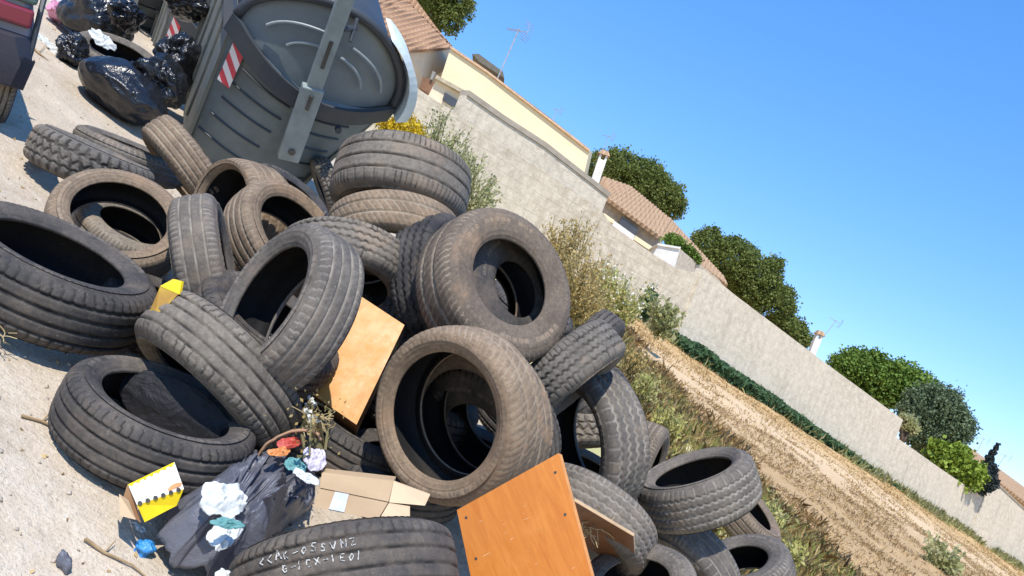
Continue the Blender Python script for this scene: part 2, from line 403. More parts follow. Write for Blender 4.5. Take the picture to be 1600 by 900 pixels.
T(884, 584, 206, .10, (.64, .78), 'tyre with straight ribs below the tall walled tyre, tread to the viewer', 'zigzag', 'dust', .285, .63, .215, center=True)
T(920, 552, 160, .15, (.80, .58), 'dark tyre peeping out behind the straight ribbed tyre', 'ribs', 'dark', .28, .63, .20, center=True, dmul=1.08)
T(892, 690, 252, .56, (-.95, .12), 'tyre standing on edge at the right, knobbly tyre seen through its hole', 'zigzag', 'grey', .35, .68, .22, dmul=1.05)
T(905, 640, 196, .15, (.5, .8), 'dark tyre behind the edge standing tyre, above the knobbly one', 'ribs', 'dark', .31, .60, .2, center=True, dmul=1.1)
T(880, 676, 190, .06, (.05, 1), 'knobbly light brown tyre seen through the hole of the tyre at the right', 'mud', 'dust', .30, .63, .165, center=True, dmul=1.08)
T(900, 838, 236, .34, (-.50, .86), 'grey tyre leaning over the thin brown board strip', 'zigzag', 'grey', .31, .63, .20)
T(1083, 738, 196, .30, (-.30, -.95), 'tyre lying nearly flat on the right edge of the heap, slim oval hole', 'zigzag', 'grey', .29, .64, .235)
T(1046, 905, 205, .55, (-.66, .76), 'curved tyre behind the smallest front tyre, dark red brown inside', 'fine', 'grey', .31, .68, .20)
T(1158, 876, 156, .52, (-.28, -.96), 'tyre on the ground at the lower right corner of the heap', 'ribs', 'grey', .31, .54, .22)
T(992, 908, 182, .62, (-.2, -.98), 'smallest tyre at the bottom edge in front of the curved tyre', 'fine', 'grey', .24, .56, .19, dmul=.93)
T(1160, 800, 150, .25, (.80, -.60), 'brown tyre mostly hidden behind the slim oval hole tyre', 'fine', 'brown', .31, .63, .2, center=True, dmul=1.05)
T(1000, 735, 165, .15, (.75, .30), 'brown tyre sliver between the edge standing tyre and the slim oval hole tyre', 'zigzag', 'brown', .30, .63, .19, center=True, dmul=1.05)
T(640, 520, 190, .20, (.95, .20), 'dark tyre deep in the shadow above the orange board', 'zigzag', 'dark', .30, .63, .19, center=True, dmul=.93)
T(628, 722, 225, .40, (.35, -.92), 'grey tyre wedged left of the big round middle tyre above the cardboard', 'ribs', 'dark', .29, .60, .18)
T(512, 290, 92, .12, (-.9, .3), 'small pale textured tyre at the foot of the grey container', 'mud', 'dust', .22, .60, .19, center=True)
# ---- left front pair
T(262, 632, 308, .37, (.46, -.89), 'tyre lying flat on pale ground with the leaning ribbed tyre on top of it', 'ribs', 'dark', .31, .665, .205)
T(343, 583, 290, .18, (-.73, .68), 'ribbed tyre leaning on the flat tyre beside it, five grooves to the viewer', 'ribs', 'dust', .31, .64, .21, center=True)
# ---- front tyre with writing
t29, c29, x29, y29, z29, k29 = T(540, 908, 356, .15, (.10, 1), 'black tyre at the bottom edge with white handwriting on its tread', 'ribs', 'dark', .31, .63, .215, roll=0, center=True)
# ---- lower layer, glimpsed through the gaps
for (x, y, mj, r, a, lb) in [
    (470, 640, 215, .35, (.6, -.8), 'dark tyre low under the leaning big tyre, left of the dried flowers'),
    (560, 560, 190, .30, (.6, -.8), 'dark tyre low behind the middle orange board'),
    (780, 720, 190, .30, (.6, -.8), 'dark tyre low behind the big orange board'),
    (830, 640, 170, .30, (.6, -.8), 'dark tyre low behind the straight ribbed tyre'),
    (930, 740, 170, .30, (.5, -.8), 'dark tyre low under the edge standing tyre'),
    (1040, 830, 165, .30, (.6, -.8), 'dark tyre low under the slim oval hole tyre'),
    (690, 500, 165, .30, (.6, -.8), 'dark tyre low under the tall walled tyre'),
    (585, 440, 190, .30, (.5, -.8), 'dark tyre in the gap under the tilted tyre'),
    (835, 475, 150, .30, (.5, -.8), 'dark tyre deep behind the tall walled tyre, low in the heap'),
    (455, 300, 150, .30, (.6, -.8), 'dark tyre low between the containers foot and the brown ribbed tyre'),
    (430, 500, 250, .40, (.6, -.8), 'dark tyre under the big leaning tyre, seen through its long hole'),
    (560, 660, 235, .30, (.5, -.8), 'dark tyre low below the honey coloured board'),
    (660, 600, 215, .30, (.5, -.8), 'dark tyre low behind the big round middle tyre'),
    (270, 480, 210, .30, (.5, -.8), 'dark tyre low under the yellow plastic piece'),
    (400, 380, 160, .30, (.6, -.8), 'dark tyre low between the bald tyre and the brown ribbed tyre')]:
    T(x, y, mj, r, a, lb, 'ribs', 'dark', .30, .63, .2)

# handwriting on the front tyre: strokes laid on the tread
GL = {'K': [[(0, 0), (0, 1)], [(.7, 1), (0, .5), (.7, 0)]], '<': [[(.7, .9), (0, .45), (.6, 0)]], 'A': [[(0, 0), (.4, 1), (.8, 0)], [(.15, .4), (.65, .4)]],
      '-': [[(0, .5), (.8, .5)]], 'O': [[(.35, 0), (0, .5), (.35, 1), (.7, .5), (.35, 0)]], 'S': [[(.7, .9), (.2, 1), (.1, .6), (.6, .4), (.5, 0), (0, .1)]],
      'V': [[(0, 1), (.3, 0), (.8, 1)]], 'N': [[(0, 0), (.1, 1), (.6, 0), (.8, 1)]], 'Z': [[(0, .9), (.7, 1), (.1, 0), (.8, .1)]],
      'G': [[(.7, .9), (.2, 1), (0, .4), (.3, 0), (.7, .15), (.65, .5), (.4, .5)]], 'I': [[(.1, 0), (.1, 1)]], 'C': [[(.7, .9), (.2, 1), (0, .5), (.2, 0), (.7, .1)]],
      'X': [[(0, 0), (.8, 1)], [(0, 1), (.8, 0)]], 'E': [[(.7, 1), (0, 1), (0, 0), (.7, 0)], [(0, .5), (.5, .5)]], 'r': [[(0, 0), (0, .8), (.5, .7)]], 'H': [[(0, 0), (0, 1)], [(.7, 0), (.7, 1)], [(0, .5), (.7, .5)]], ' ': []}
chalk = simple('white_marker', (.55, .54, .50), (.12, .115, .11), 130, .8, lo=.48, hi=.6)
PSI = -1   # set so that text runs left to right
def writing(txt, x0, z0, size, adv, slant):
    mb = MB(); X = x0
    for ch in txt:
        ja, jb, jr = random.uniform(.8, 1.1), random.uniform(-.12, .12), random.uniform(-.25, .25)
        for st in GL.get(ch, []):
            pts = []
            for i in range(len(st)-1):
                for q in np.linspace(0, 1, 5)[(0 if i == 0 else 1):]:
                    pts.append((st[i][0]+(st[i+1][0]-st[i][0])*q, st[i][1]+(st[i+1][1]-st[i][1])*q))
            cur = []
            for (a, b) in pts:
                a, b = a*ja+jr*(b-.5)+random.gauss(0, .03), b*ja+jb+random.gauss(0, .03)
                s_ = X+a*size*.9; zz = z0-(b-.5)*size
                s_off = s_/.31; rr = .3125-.02*max(0, abs(zz)/.1-.55)
                cur.append(Vector((cos(s_off)*rr, YS*sin(s_off)*rr, zz)))
            mb.tube(cur, random.uniform(.0011, .0021), 5, random.uniform(.0008, .0018))
        X += adv
    return mb
# image right in the tyre frame
YS = 1 if (M.transposed() @ y29).x > 0 else -1
writing('<<AK-OSSVNZ', -.215, -.043, .020, .0235, 0).obj('handwriting', chalk, t29)
writing('G-ICX-IEOI', -.150, -.010, .020, .0205, 0).obj('handwriting', chalk, t29)

# ------------------------------------------------------------------ walls
def g2(s, wofs=0., h=0.):
    u = WA[0]+WD.x*s + WD.y*wofs; v = WA[1]+WD.y*s - WD.x*wofs; return L(u, v, h)
WDIR = (g2(1)-g2(0)).normalized(); WN = WDIR.cross(UP).normalized()
if WN.dot(CAM-g2(0)) < 0: WN = -WN
def onwall(x, y, ofs=0.):
    """point where the ray through the pixel meets the vertical plane of the wall, ofs metres in front"""
    r = M @ vc(x, y); p0 = g2(0)+WN*ofs; t = (p0-CAM).dot(WN)/r.dot(WN); return CAM + r*t
def wallmat(name, c1, c2, c3, course):
    k = NT(name); n1 = k.noise(.7, 6, .65); n2 = k.noise(6, 6, .7); n3 = k.noise(45, 4, .7)
    col = k.mix(k.ramp(n1, .35, .65), c1, c2); col = k.mix(k.ramp(n2, .42, .62, 0, .9), col, c3)
    col = k.mix(k.ramp(k.noise(2.2, 8, .8), .52, .68, 0, .55), col, tuple(v*.7 for v in c2))
    col = k.mix(k.ramp(n3, .55, .72, 0, .5), col, tuple(v*.55 for v in c2))
    ms = k.n('ShaderNodeMapping'); ms.inputs['Scale'].default_value = (2.2, 2.2, .22); k.l(k.co, ms.inputs[0])
    col = k.mix(k.ramp(k.noise(1.6, 6, .7, ms.outputs[0]), .52, .72, 0, .28), col, tuple(v*.66 for v in c2))
    br = k.n('ShaderNodeTexBrick'); mp = k.n('ShaderNodeMapping'); mp.inputs['Rotation'].default_value = (radians(90), 0, 0)
    k.l(k.co, mp.inputs[0]); k.l(mp.outputs[0], br.inputs[0]); br.inputs['Scale'].default_value = 1
    br.inputs['Brick Width'].default_value = .4; br.inputs['Row Height'].default_value = .2; br.inputs['Mortar Size'].default_value = .008
    br.inputs['Mortar Smooth'].default_value = .4
    f = k.math('MULTIPLY', br.outputs['Fac'], k.ramp(n1, .3, .6, course*.3, course))
    col = k.mix(f, col, tuple(v*.62 for v in c2))
    bp = k.bump(n3, .6, .01); bp = k.bump(n2, .6, .03, bp)
    return k.done(col, .95, bp, .1)
W_ROUGH = wallmat('rough_block_wall', (.64, .54, .395), (.53, .445, .325), (.74, .645, .49), .55)
W_PALE = wallmat('pale_render_wall', (.66, .565, .43), (.56, .48, .36), (.74, .65, .50), .3)
def wall_section(name, tops, label, mat, thick=.22, ofs=0., capm=None, cap=0.):
    pts = [onwall(x, y, ofs) for x, y in tops]
    V = []; Fc = []
    org = pts[0]; fr = frame(org, WDIR, -WN, UP)
    for p in pts:
        # foot: down the plumb line to below ground
        h = (p-ORG).dot(N); foot = p - UP*(h/UP.dot(N)+.6)
        V += [p, foot, p-WN*thick, foot-WN*thick]
    n = len(pts)
    for i in range(n-1):
        a = i*4; b = a+4
        Fc += [(a, a+1, b+1, b), (a+2, b+2, b+3, a+3), (a, b, b+2, a+2)]
    Fc += [(0, 2, 3, 1), ((n-1)*4, (n-1)*4+1, (n-1)*4+3, (n-1)*4+2)]
    if not capm:
        o = wobj(name, V, Fc, mat, mw=fr); return tag(o, label, 'wall')
    t = thing(name, label, 'wall', fr)
    wobj('wall_face', V, Fc, mat, t)
    V = []; Fc = []
    for p in pts: V += [p+WN*.03+UP*cap, p+WN*.03-UP*.0, p-WN*(thick+.03)-UP*.0, p-WN*(thick+.03)+UP*cap]
    V = [v+UP*.002 for v in V]
    for i in range(n-1):
        a = i*4; b = a+4; Fc += [(a+j, b+j, b+(j+1) % 4, a+(j+1) % 4) for j in range(4)]
    Fc += [(0, 1, 2, 3), tuple((n-1)*4+j for j in (3, 2, 1, 0))]
    wobj('coping', V, Fc, capm, t); return t
cop = simple('concrete_coping', (.42, .36, .28), (.33, .28, .21), 4, .9, 30, .4)
wall_section('block_wall', [(430, -12), (560, 77), (725, 186), (850, 267), (938, 327), (958, 353), (1020, 397), (1060, 421), (1099, 429)], 'low rough block wall running behind the weeds below the cream building', W_ROUGH)
wall_section('boundary_wall', [(729, 149), (783, 187), (850, 230), (950, 308)], 'paler wall band rising just behind the low rough wall, under the long cream facade', W_PALE, ofs=-.5, capm=cop, cap=.10)
wall_section('boundary_wall', [(1099, 421), (1150, 462), (1280, 560), (1411, 656)], 'tall plastered wall above the dark green hedge strip', W_PALE, ofs=.04)
wall_section('boundary_wall', [(1396, 680), (1471, 733), (1524, 769), (1547, 786)], 'lower stepped wall with tree shadows on it, under the grey green tree', W_PALE, ofs=.0)
wall_section('boundary_wall', [(1548, 748), (1600, 796), (1680, 868)], 'wall end section by the clipped ball tree at the right edge', W_PALE, ofs=.03, capm=cop, cap=.05)

# ------------------------------------------------------------------ houses
cream = simple('cream_render', (.84, .71, .45), (.78, .65, .41), 1.2, .9, 25, .3)
tanr = simple('tan_render', (.72, .58, .41), (.64, .51, .35), 1.2, .9, 25, .3)
white = simple('white_paint', (.78, .76, .70), (.62, .60, .54), 3, .8)
dark = simple('dark_opening', (.05, .045, .04), (.09, .08, .07), 3, .4)
brownw = simple('brown_timber', (.25, .12, .06), (.16, .08, .04), 4, .6)
glass = simple('window_glass', (.05, .05, .055), (.03, .03, .035), 2, .35, spec=.8, bstr=.02)
def tilemat(name, c1, c2, c3):
    k = NT(name); wv = k.n('ShaderNodeTexWave', wave_type='BANDS', bands_direction='X'); wv.inputs['Scale'].default_value = 1.5
    wv.inputs['Distortion'].default_value = .6; wv.inputs['Detail'].default_value = 2; k.l(k.co, wv.inputs['Vector'])
    w2 = k.n('ShaderNodeTexWave', wave_type='BANDS', bands_direction='Y', wave_profile='SAW'); w2.inputs['Scale'].default_value = .9; w2.inputs['Distortion'].default_value = .8; k.l(k.co, w2.inputs['Vector'])
    f = k.math('MULTIPLY', wv.outputs['Fac'], k.ramp(w2.outputs['Fac'], 0, 1, .6, 1))
    col = k.mix(k.ramp(k.noise(2.5, 6, .7), .35, .65), c1, c2); col = k.mix(k.ramp(f, .1, .75, .75, 0), col, c3)
    return k.done(col, .9, k.bump(f, .9, .06), .1)
TILE = tilemat('clay_tiles', (.47, .29, .17), (.38, .23, .135), (.24, .14, .085))
TILE2 = tilemat('pale_clay_tiles', (.52, .36, .22), (.45, .30, .18), (.33, .21, .13))
BK = VIEW - UP*VIEW.dot(UP); BK.normalize()
def face(t, name, pix, mat, thick=.2, back=None):
    """a flat piece of a building: pixel corners with their own distances, given real thickness going back"""
    pts = [P(*q) for q in pix]; n = len(pts); b = (back or BK)*thick
    V = pts + [p+b for p in pts]
    Fc = [tuple(range(n)), tuple(range(2*n-1, n-1, -1))] + [(i, i+n, (i+1) % n+n, (i+1) % n) for i in range(n)]
    return wobj(name, V, Fc, mat, t)
def tiled(t, name, A, B, C_, D, mat, thick=.12, rows=None):
    """a roof slope with real barrel tiles: A-B along the eave, D-C along the ridge"""
    A, B, C_, D = [Vector(q) for q in (A, B, C_, D)]
    nn = (B-A).cross(D-A).normalized()
    if nn.z < 0: nn = -nn
    wdt = (B-A).length; k = max(6, int(wdt/.17)); m = 20; V = []; Fc = []; sub = 6
    for j in range(m+1):
        for i in range(k*sub+1):
            a = i/(k*sub); q = j/m
            p = (A*(1-a)+B*a)*(1-q) + (D*(1-a)+C_*a)*q
            V.append(p + nn*(.045*abs(sin(pi*i/sub)) + .02*(j % 2)))
    W_ = k*sub+1
    for j in range(m):
        for i in range(k*sub): Fc.append((j*W_+i, j*W_+i+1, (j+1)*W_+i+1, (j+1)*W_+i))
    n0 = len(V); V += [q-nn*thick for q in (A, B, C_, D)]; Fc.append((n0, n0+3, n0+2, n0+1))
    Fc += [tuple([n0, n0+1]+list(range(W_-1, -1, -1)))]
    Fc += [tuple([n0+3, n0]+[j*W_ for j in range(m+1)]), tuple([n0+1, n0+2]+[j*W_+W_-1 for j in range(m, -1, -1)])]
    return wobj(name, V, Fc, mat, t)
# house with clay roof beside the container
h1 = thing('house', 'house with terracotta tiled roof and tan gable next to the container', 'house', frame(P(650, 110, 34), (P(704, 74, 33)-P(638, 77, 33)).normalized(), BK, UP))
tiled(h1, 'roof', P(578, 24, 30.5), P(640, 79, 30.5), P(705, 74, 34.5), P(632, -2, 36), TILE)
tiled(h1, 'roof', P(700, 72, 35.2), P(620, -40, 36.5), P(632, -2, 36), P(706, 73, 34.6), TILE)
tiled(h1, 'roof', P(540, -30, 30.3), P(578, 24, 30.5), P(632, -2, 36), P(600, -60, 36), TILE)
face(h1, 'gable_wall', [(638, 82, 31), (703, 78, 34.8), (680, 152, 34.8), (600, 150, 31)], tanr, .4)
face(h1, 'side_wall', [(585, 40, 31.6), (637, 82, 31.1), (612, 155, 31.1), (555, 100, 31.6)], tanr, .3)
face(h1, 'parapet', [(603, 74, 29.5), (621, 92, 29.5), (611, 112, 29.5), (594, 92, 29.5)], white, .2)
wn = face(h1, 'window', [(606, 81, 29.4), (612, 84, 29.4), (607, 94, 29.4), (603, 91, 29.4)], dark, .1)
face(h1, 'door', [(661, 119, 30.7), (679, 129, 30.7), (671, 148, 30.7), (655, 137, 30.7)], brownw, .2)
face(h1, 'vent_pipe', [(676, 111, 30.6), (681, 113, 30.6), (675, 125, 30.6), (672, 123, 30.6)], simple('metal_vent', (.3, .28, .25)), .2)
h1b = thing('outbuilding', 'small tan porch with a dark window at the foot of the cream facade', 'outbuilding', frame(P(700, 150, 28.5), WDIR, -WN, UP))
face(h1b, 'wall', [(684, 120, 28.6), (741, 152, 28.6), (722, 192, 28.6), (664, 160, 28.6)], tanr, 1.5)
face(h1b, 'roof', [(682, 117, 28.4), (745, 151, 28.4), (743, 157, 28.4), (680, 122, 28.4)], simple('porch_slab', (.48, .40, .28)), 1.8)
f_ = face(h1b, 'window', [(695, 144, 28.5), (717, 158, 28.5), (713, 170, 28.5), (691, 156, 28.5)], glass, .1)
face(h1b, 'sill', [(655, 142, 28.2), (722, 182, 28.2), (721, 187, 28.2), (654, 147, 28.2)], white, .4)
h2 = thing('building', 'long cream building with a flat sloping top edge behind the walls', 'building', frame(P(800, 160, 33), WDIR, -WN, UP))
face(h2, 'facade', [(704, 75, 33), (760, 113, 33.5), (850, 181, 34.3), (921, 236, 35), (900, 330, 35), (670, 180, 33)], cream, 6)
face(h2, 'coping', [(704, 71, 32.9), (760, 109, 33.4), (850, 177, 34.2), (922, 233, 34.9), (921, 237, 34.9), (850, 181, 34.2), (760, 113, 33.4), (703, 75, 32.9)], simple('tile_coping', (.62, .42, .26)), 6.2)
face(h2, 'side_wall', [(921, 237, 35.01), (926, 236, 41), (905, 330, 41), (901, 330, 35.01)], cream, .2)
for (x, y) in ((748, 90), (763, 101), (778, 113)):
    pass
face(h2, 'roof_edge', [(738, 84, 36), (748, 84, 36), (786, 112, 36), (788, 122, 36), (748, 96, 36)], simple('dark_tiles', (.10, .11, .08), (.16, .13, .1)), 1)
# long low house
h3 = thing('house', 'low house with pale tiled roof, white railing and a chimney in front of round trees', 'house', frame(P(1040, 370, 38), WDIR, -WN, UP))
tiled(h3, 'roof', P(952, 312, 36), P(1034, 372, 36.4), P(1047, 342, 40), P(985, 291, 40), TILE2)
tiled(h3, 'roof', P(936, 290, 37), P(952, 312, 36), P(985, 291, 40), P(942, 276, 40), TILE2)
tiled(h3, 'roof', P(1030, 366, 37), P(1137, 446, 38.5), P(1130, 432, 41), P(1046, 340, 40), TILE2)
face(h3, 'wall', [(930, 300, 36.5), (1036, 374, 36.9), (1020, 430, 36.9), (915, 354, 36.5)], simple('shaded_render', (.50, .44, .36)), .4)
face(h3, 'window', [(972, 338, 36.3), (998, 357, 36.4), (992, 372, 36.4), (966, 352, 36.3)], glass, .15)
face(h3, 'wall', [(1062, 386, 37), (1136, 447, 38.6), (1120, 480, 38.6), (1045, 430, 37)], simple('beige_render', (.60, .50, .37)), .4)
face(h3, 'railing', [(960, 345, 35.6), (992, 368, 35.6), (988, 379, 35.6), (955, 355, 35.6)], white, .12)
face(h3, 'railing', [(944, 333, 35.7), (960, 344, 35.7), (958, 349, 35.7), (941, 338, 35.7)], cream, .12)
face(h3, 'railing', [(993, 368, 35.7), (1020, 386, 35.7), (1017, 392, 35.7), (990, 374, 35.7)], cream, .12)
hut = thing('hut', 'small white rendered hut with a beige side beside the pale tiled house', 'hut', frame(P(1045, 400, 34), WDIR, -WN, UP))
face(hut, 'wall', [(1029, 383, 34), (1063, 389, 34.4), (1052, 425, 34.4), (1017, 404, 34)], white, 2)
face(hut, 'side_wall', [(1063, 389, 34.41), (1101, 421, 36), (1090, 450, 36), (1052, 425, 34.41)], simple('hut_beige', (.62, .53, .40)), .3)
face(hut, 'coping', [(1028, 380, 33.9), (1064, 386, 34.3), (1063, 389, 34.3), (1027, 383, 33.9)], white, 2.1)
def chimney(x, y, x2, y2, d, wpx, label):
    t = thing('chimney', label, 'chimney', P(x, y, d)); a = P(x, y, d); b = P(x2, y2, d); up = (b-a); s = wpx*d/F/2
    rt = up.cross(BK).normalized()*s; bk = BK*s
    def bx(q0, q1, k): return [a+up*q0+(rt*i+bk*j)*k for i, j in ((-1, -1), (1, -1), (1, 1), (-1, 1))]+[a+up*q1+(rt*i+bk*j)*k for i, j in ((-1, -1), (1, -1), (1, 1), (-1, 1))]
    wobj('stack', bx(-1.2, .62, 1), BOXF, white, t)
    mb = MB()
    for i, j in ((-1, -1), (1, -1), (1, 1), (-1, 1)):
        o = (rt*i+bk*j)*.75; mb.add([a+up*.62+o+(rt*p+bk*q)*.25 for p, q in ((-1, -1), (1, -1), (1, 1), (-1, 1))]+[a+up*.82+o+(rt*p+bk*q)*.25 for p, q in ((-1, -1), (1, -1), (1, 1), (-1, 1))], BOXF)
    mb.obj('cap_post', white, t, world=True)
    wobj('cap', bx(.82, .88, 1.5)[:4]+bx(.82, 1.02, .8)[4:], BOXF, TILE2, t); return t
chimney(933, 273, 945, 237, 37, 13, 'white chimney with a little tiled cap in front of the first round tree')
chimney(1270, 548, 1282, 518, 42, 10, 'white chimney with dark cap poking above the tall plastered wall')
h4 = thing('house', 'distant cream house with tiled roof at the right edge of the picture', 'house', frame(P(1560, 740, 48), WDIR, -WN, UP))
tiled(h4, 'roof', P(1528, 728, 46), P(1640, 815, 47), P(1625, 780, 51), P(1510, 696, 50), TILE2)
face(h4, 'wall', [(1500, 700, 47), (1640, 812, 47.6), (1620, 880, 47.6), (1480, 740, 47)], tanr, 5)
# antennas
met = simple('galvanised_metal', (.42, .43, .45), (.3, .3, .32), 8, .45)
def antenna(x, y, x2, y2, d, label, sz=1.0):
    t = thing('aerial', label, 'aerial', P(x, y, d)); a = P(x, y, d); b = P(x2, y2, d); up = (b-a).normalized(); rt = up.cross(BK).normalized()
    bd = (rt*.8+BK*.6).normalized(); sd = up.cross(bd)
    MB().tube([a-up*1.5, b+up*.1*sz], .028*sz, 6).obj('mast', met, t, world=True)
    mb = MB(); mb.tube([b-bd*.5*sz, b+bd*.6*sz], .016*sz, 5)
    for i in range(7): q = b+bd*(-.1+.11*i)*sz; mb.tube([q-sd*(.22-.015*i)*sz, q+sd*(.22-.015*i)*sz], .009*sz, 4)
    for s_ in (-1, 1):
        c = b-bd*.5*sz
        for j in range(4): q = c+up*s_*(.1+.09*j)*sz+bd*.03*j*sz; mb.tube([q-sd*.3*sz, q+sd*.3*sz], .009*sz, 4)
        mb.tube([c, c+up*s_*.42*sz+bd*.12*sz], .012*sz, 4)
    mb.obj('antenna_array', met, t, world=True); return t
antenna(772, 135, 810, 48, 36, 'tall television aerial on the cream building roof', 1.0)
antenna(862, 190, 871, 172, 36, 'tiny bent aerial on the lower end of the cream building', .45)
antenna(941, 240, 951, 213, 38, 'small aerial above the white chimney by the round tree', .5)
antenna(1283, 530, 1306, 502, 44, 'aerial leaning above the chimney on the tall plastered wall', .6)
antenna(1524, 710, 1537, 686, 50, 'small aerial between the grey green tree and the narrow cypress', .6)
antenna(1558, 730, 1571, 712, 50, 'aerial right of the narrow cypress at the right edge', .6)

# ------------------------------------------------------------------ foliage
def leafmat(name, cols, spec=.25, tr=.25):
    k = NT(name); r = k.attr('rnd'); col = k.mix(k.ramp(r, 0, .55), cols[0], cols[1]); col = k.mix(k.ramp(r, .6, 1), col, cols[2])
    k.done(col, .65, None, spec)
    tl = k.n('ShaderNodeBsdfTranslucent'); k.l(col, tl.inputs[0]); mx = k.n('ShaderNodeMixShader'); mx.inputs[0].default_value = tr
    k.l(k.b.outputs[0], mx.inputs[1]); k.l(tl.outputs[0], mx.inputs[2]); k.l(mx.outputs[0], k.t.nodes['Material Output'].inputs[0])
    return k.m
PINE = leafmat('pine_leaves', ((.11, .145, .035), (.17, .21, .05), (.25, .29, .09)), tr=.35)
CAROB = leafmat('carob_leaves', ((.08, .14, .025), (.14, .22, .035), (.22, .33, .06)))
OLIVE = leafmat('olive_leaves', ((.08, .12, .06), (.14, .19, .10), (.22, .28, .16)))
LIME = leafmat('citrus_leaves', ((.12, .18, .02), (.21, .29, .035), (.30, .38, .06)))
BLUEG = leafmat('conifer_leaves', ((.025, .038, .036), (.045, .06, .06), (.08, .10, .10)))
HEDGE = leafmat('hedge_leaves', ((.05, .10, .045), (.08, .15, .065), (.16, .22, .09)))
BROOM = leafmat('broom_flowers', ((.45, .30, .012), (.66, .46, .015), (.78, .60, .04)))
WEEDG = leafmat('weed_leaves', ((.30, .32, .12), (.48, .48, .22), (.64, .60, .37)), tr=.5)
WEEDB = leafmat('dry_weed', ((.38, .27, .09), (.58, .43, .17), (.74, .60, .31)), tr=.5)
WEEDY = leafmat('yellow_green_weed', ((.38, .37, .09), (.56, .52, .17), (.72, .68, .34)), tr=.5)
GRASS = leafmat('grass_blades', ((.40, .44, .12), (.58, .54, .20), (.74, .64, .34)), tr=.5)
STRAW = leafmat('straw_blades', ((.32, .20, .08), (.50, .34, .15), (.66, .50, .26)), tr=.3)
DARKST = leafmat('brown_stubble_blades', ((.38, .25, .13), (.50, .35, .19), (.62, .47, .29)), tr=.3)
WHITEF = leafmat('white_petals', ((.75, .73, .62), (.8, .78, .68), (.8, .78, .7)))
BARK = simple('bark', (.16, .11, .075), (.09, .065, .045), 9, .95)
def rvec(n): a = RS.normal(size=(n, 3)); return a/np.linalg.norm(a, axis=1)[:, None]
def leaf_mesh(name, pts, size, mat, asp=1.0, base=None, up=None, upw=0):
    pts = np.asarray(pts); n = len(pts); a = rvec(n)
    if up is not None: a = a+np.array(up)*upw; a /= np.linalg.norm(a, axis=1)[:, None]
    b = np.cross(a, rvec(n)); b /= np.linalg.norm(b, axis=1)[:, None]
    sz = size*RS.uniform(.6, 1.4, (n, 1)); A = a*sz*asp; Bv = b*sz*.5
    bend = np.cross(a, b)*sz*.25
    V = np.stack([pts-A*.5, pts+Bv+bend*.5, pts+A*.5-bend, pts-Bv+bend*.5], 1).reshape(-1, 3)
    Fq = np.arange(n*4).reshape(n, 4); r = np.repeat(RS.uniform(0, 1, n), 4) if base is None else np.repeat(base, 4)
    return npmesh(name, V, Fq, mat, False, {'rnd': r})
def crown_points(lobes, n, clump=.28, thick=.75):
    """lobes: (centre Vector, radius m) ; leaf clumps on branch ends spread through the outer volume"""
    tot = sum(r*r for _, r in lobes); out = []; rnd = []
    for c, r in lobes:
        k = int(n*r*r/tot); nc = max(8, k//26)
        dirs = rvec(nc); rad = r*(thick+(1-thick)*RS.uniform(0, 1, (nc, 1))**.5)*RS.uniform(.86, 1.08, (nc, 1))
        cen = np.array(c)+dirs*rad*np.array((1, 1, .92)); tone = RS.uniform(0, 1, nc)
        which = RS.randint(0, nc, k)
        out.append(cen[which]+RS.normal(size=(k, 3))*clump*RS.uniform(.4, .62, (k, 1)))
        rnd.append(np.clip(tone[which]*.75+RS.uniform(0, .25, k), 0, 1))
    return np.concatenate(out), np.concatenate(rnd)
def tree(name, label, cat, lobes_px, d, n, size, mat, clump=.3, asp=1.0, trunk=True, group=None):
    lobes = [(P(x, y, d+dd), r*d/F) for x, y, r, dd in lobes_px]
    cx = sum((c for c, _ in lobes), Vector())/len(lobes)
    if clump > .15:
        for c, r_ in list(lobes):
            for _ in range(3): q = Vector(rvec(1)[0]); q.z = abs(q.z); lobes.append((c+q*r_*.86, r_*random.uniform(.22, .36)))
    h = (cx-ORG).dot(N); foot = cx - UP*(h/UP.dot(N))
    t = thing(name, label, cat, Matrix.Translation(foot), group)
    pts, rn = crown_points(lobes, int(n*1.7), clump)
    link('crown', leaf_mesh('crown', pts-np.array(foot), size*.85, mat, asp, rn), t)
    if trunk:
        mb = MB(); L0 = (cx-foot).length; fork = Vector((0, 0, L0*.55))
        mb.tube([(0, 0, -.2), (.05, .03, L0*.3), fork], .16, 8, .11)
        tm = mb.obj('trunk', BARK, t, smooth=True)
        lb = MB()
        for c, r in lobes:
            e = c-foot; lb.tube([fork, fork.lerp(e, .5)+Vector((0, 0, -.1)), e], .08, 6, .03)
            for _ in range(5):
                q = Vector(rvec(1)[0])*r*.8; lb.tube([e, e+q], .03, 5, .01)
        lb.obj('branch', BARK, t, smooth=True)
    return t
tree('pine_tree', 'tree crown behind the terracotta roof at the top of the picture', 'tree', [(640, -22, 34, 2), (680, -14, 38, 0), (708, 2, 30, 0), (700, 32, 23, 0), (722, 18, 17, 1), (672, 18, 26, 3)], 48, 14000, .13, PINE, .26)
tree('round_tree', 'rounded dense tree above the pale tiled roof with the white chimney in front', 'tree', [(938, 262, 27, 2), (968, 268, 36, 0), (1003, 285, 40, 0), (1030, 308, 38, 0), (1050, 325, 20, 0), (985, 300, 36, 2)], 50, 24000, .13, PINE, .25)
tree('round_tree', 'widest dark green tree behind the wall, right of the pale tiled house', 'tree', [(1108, 388, 30, 0), (1140, 408, 42, 0), (1178, 440, 44, 0), (1206, 474, 36, 0), (1222, 510, 24, 0), (1252, 532, 15, 0), (1150, 440, 36, 3), (1238, 516, 20, 1)], 50, 28000, .13, PINE, .25)
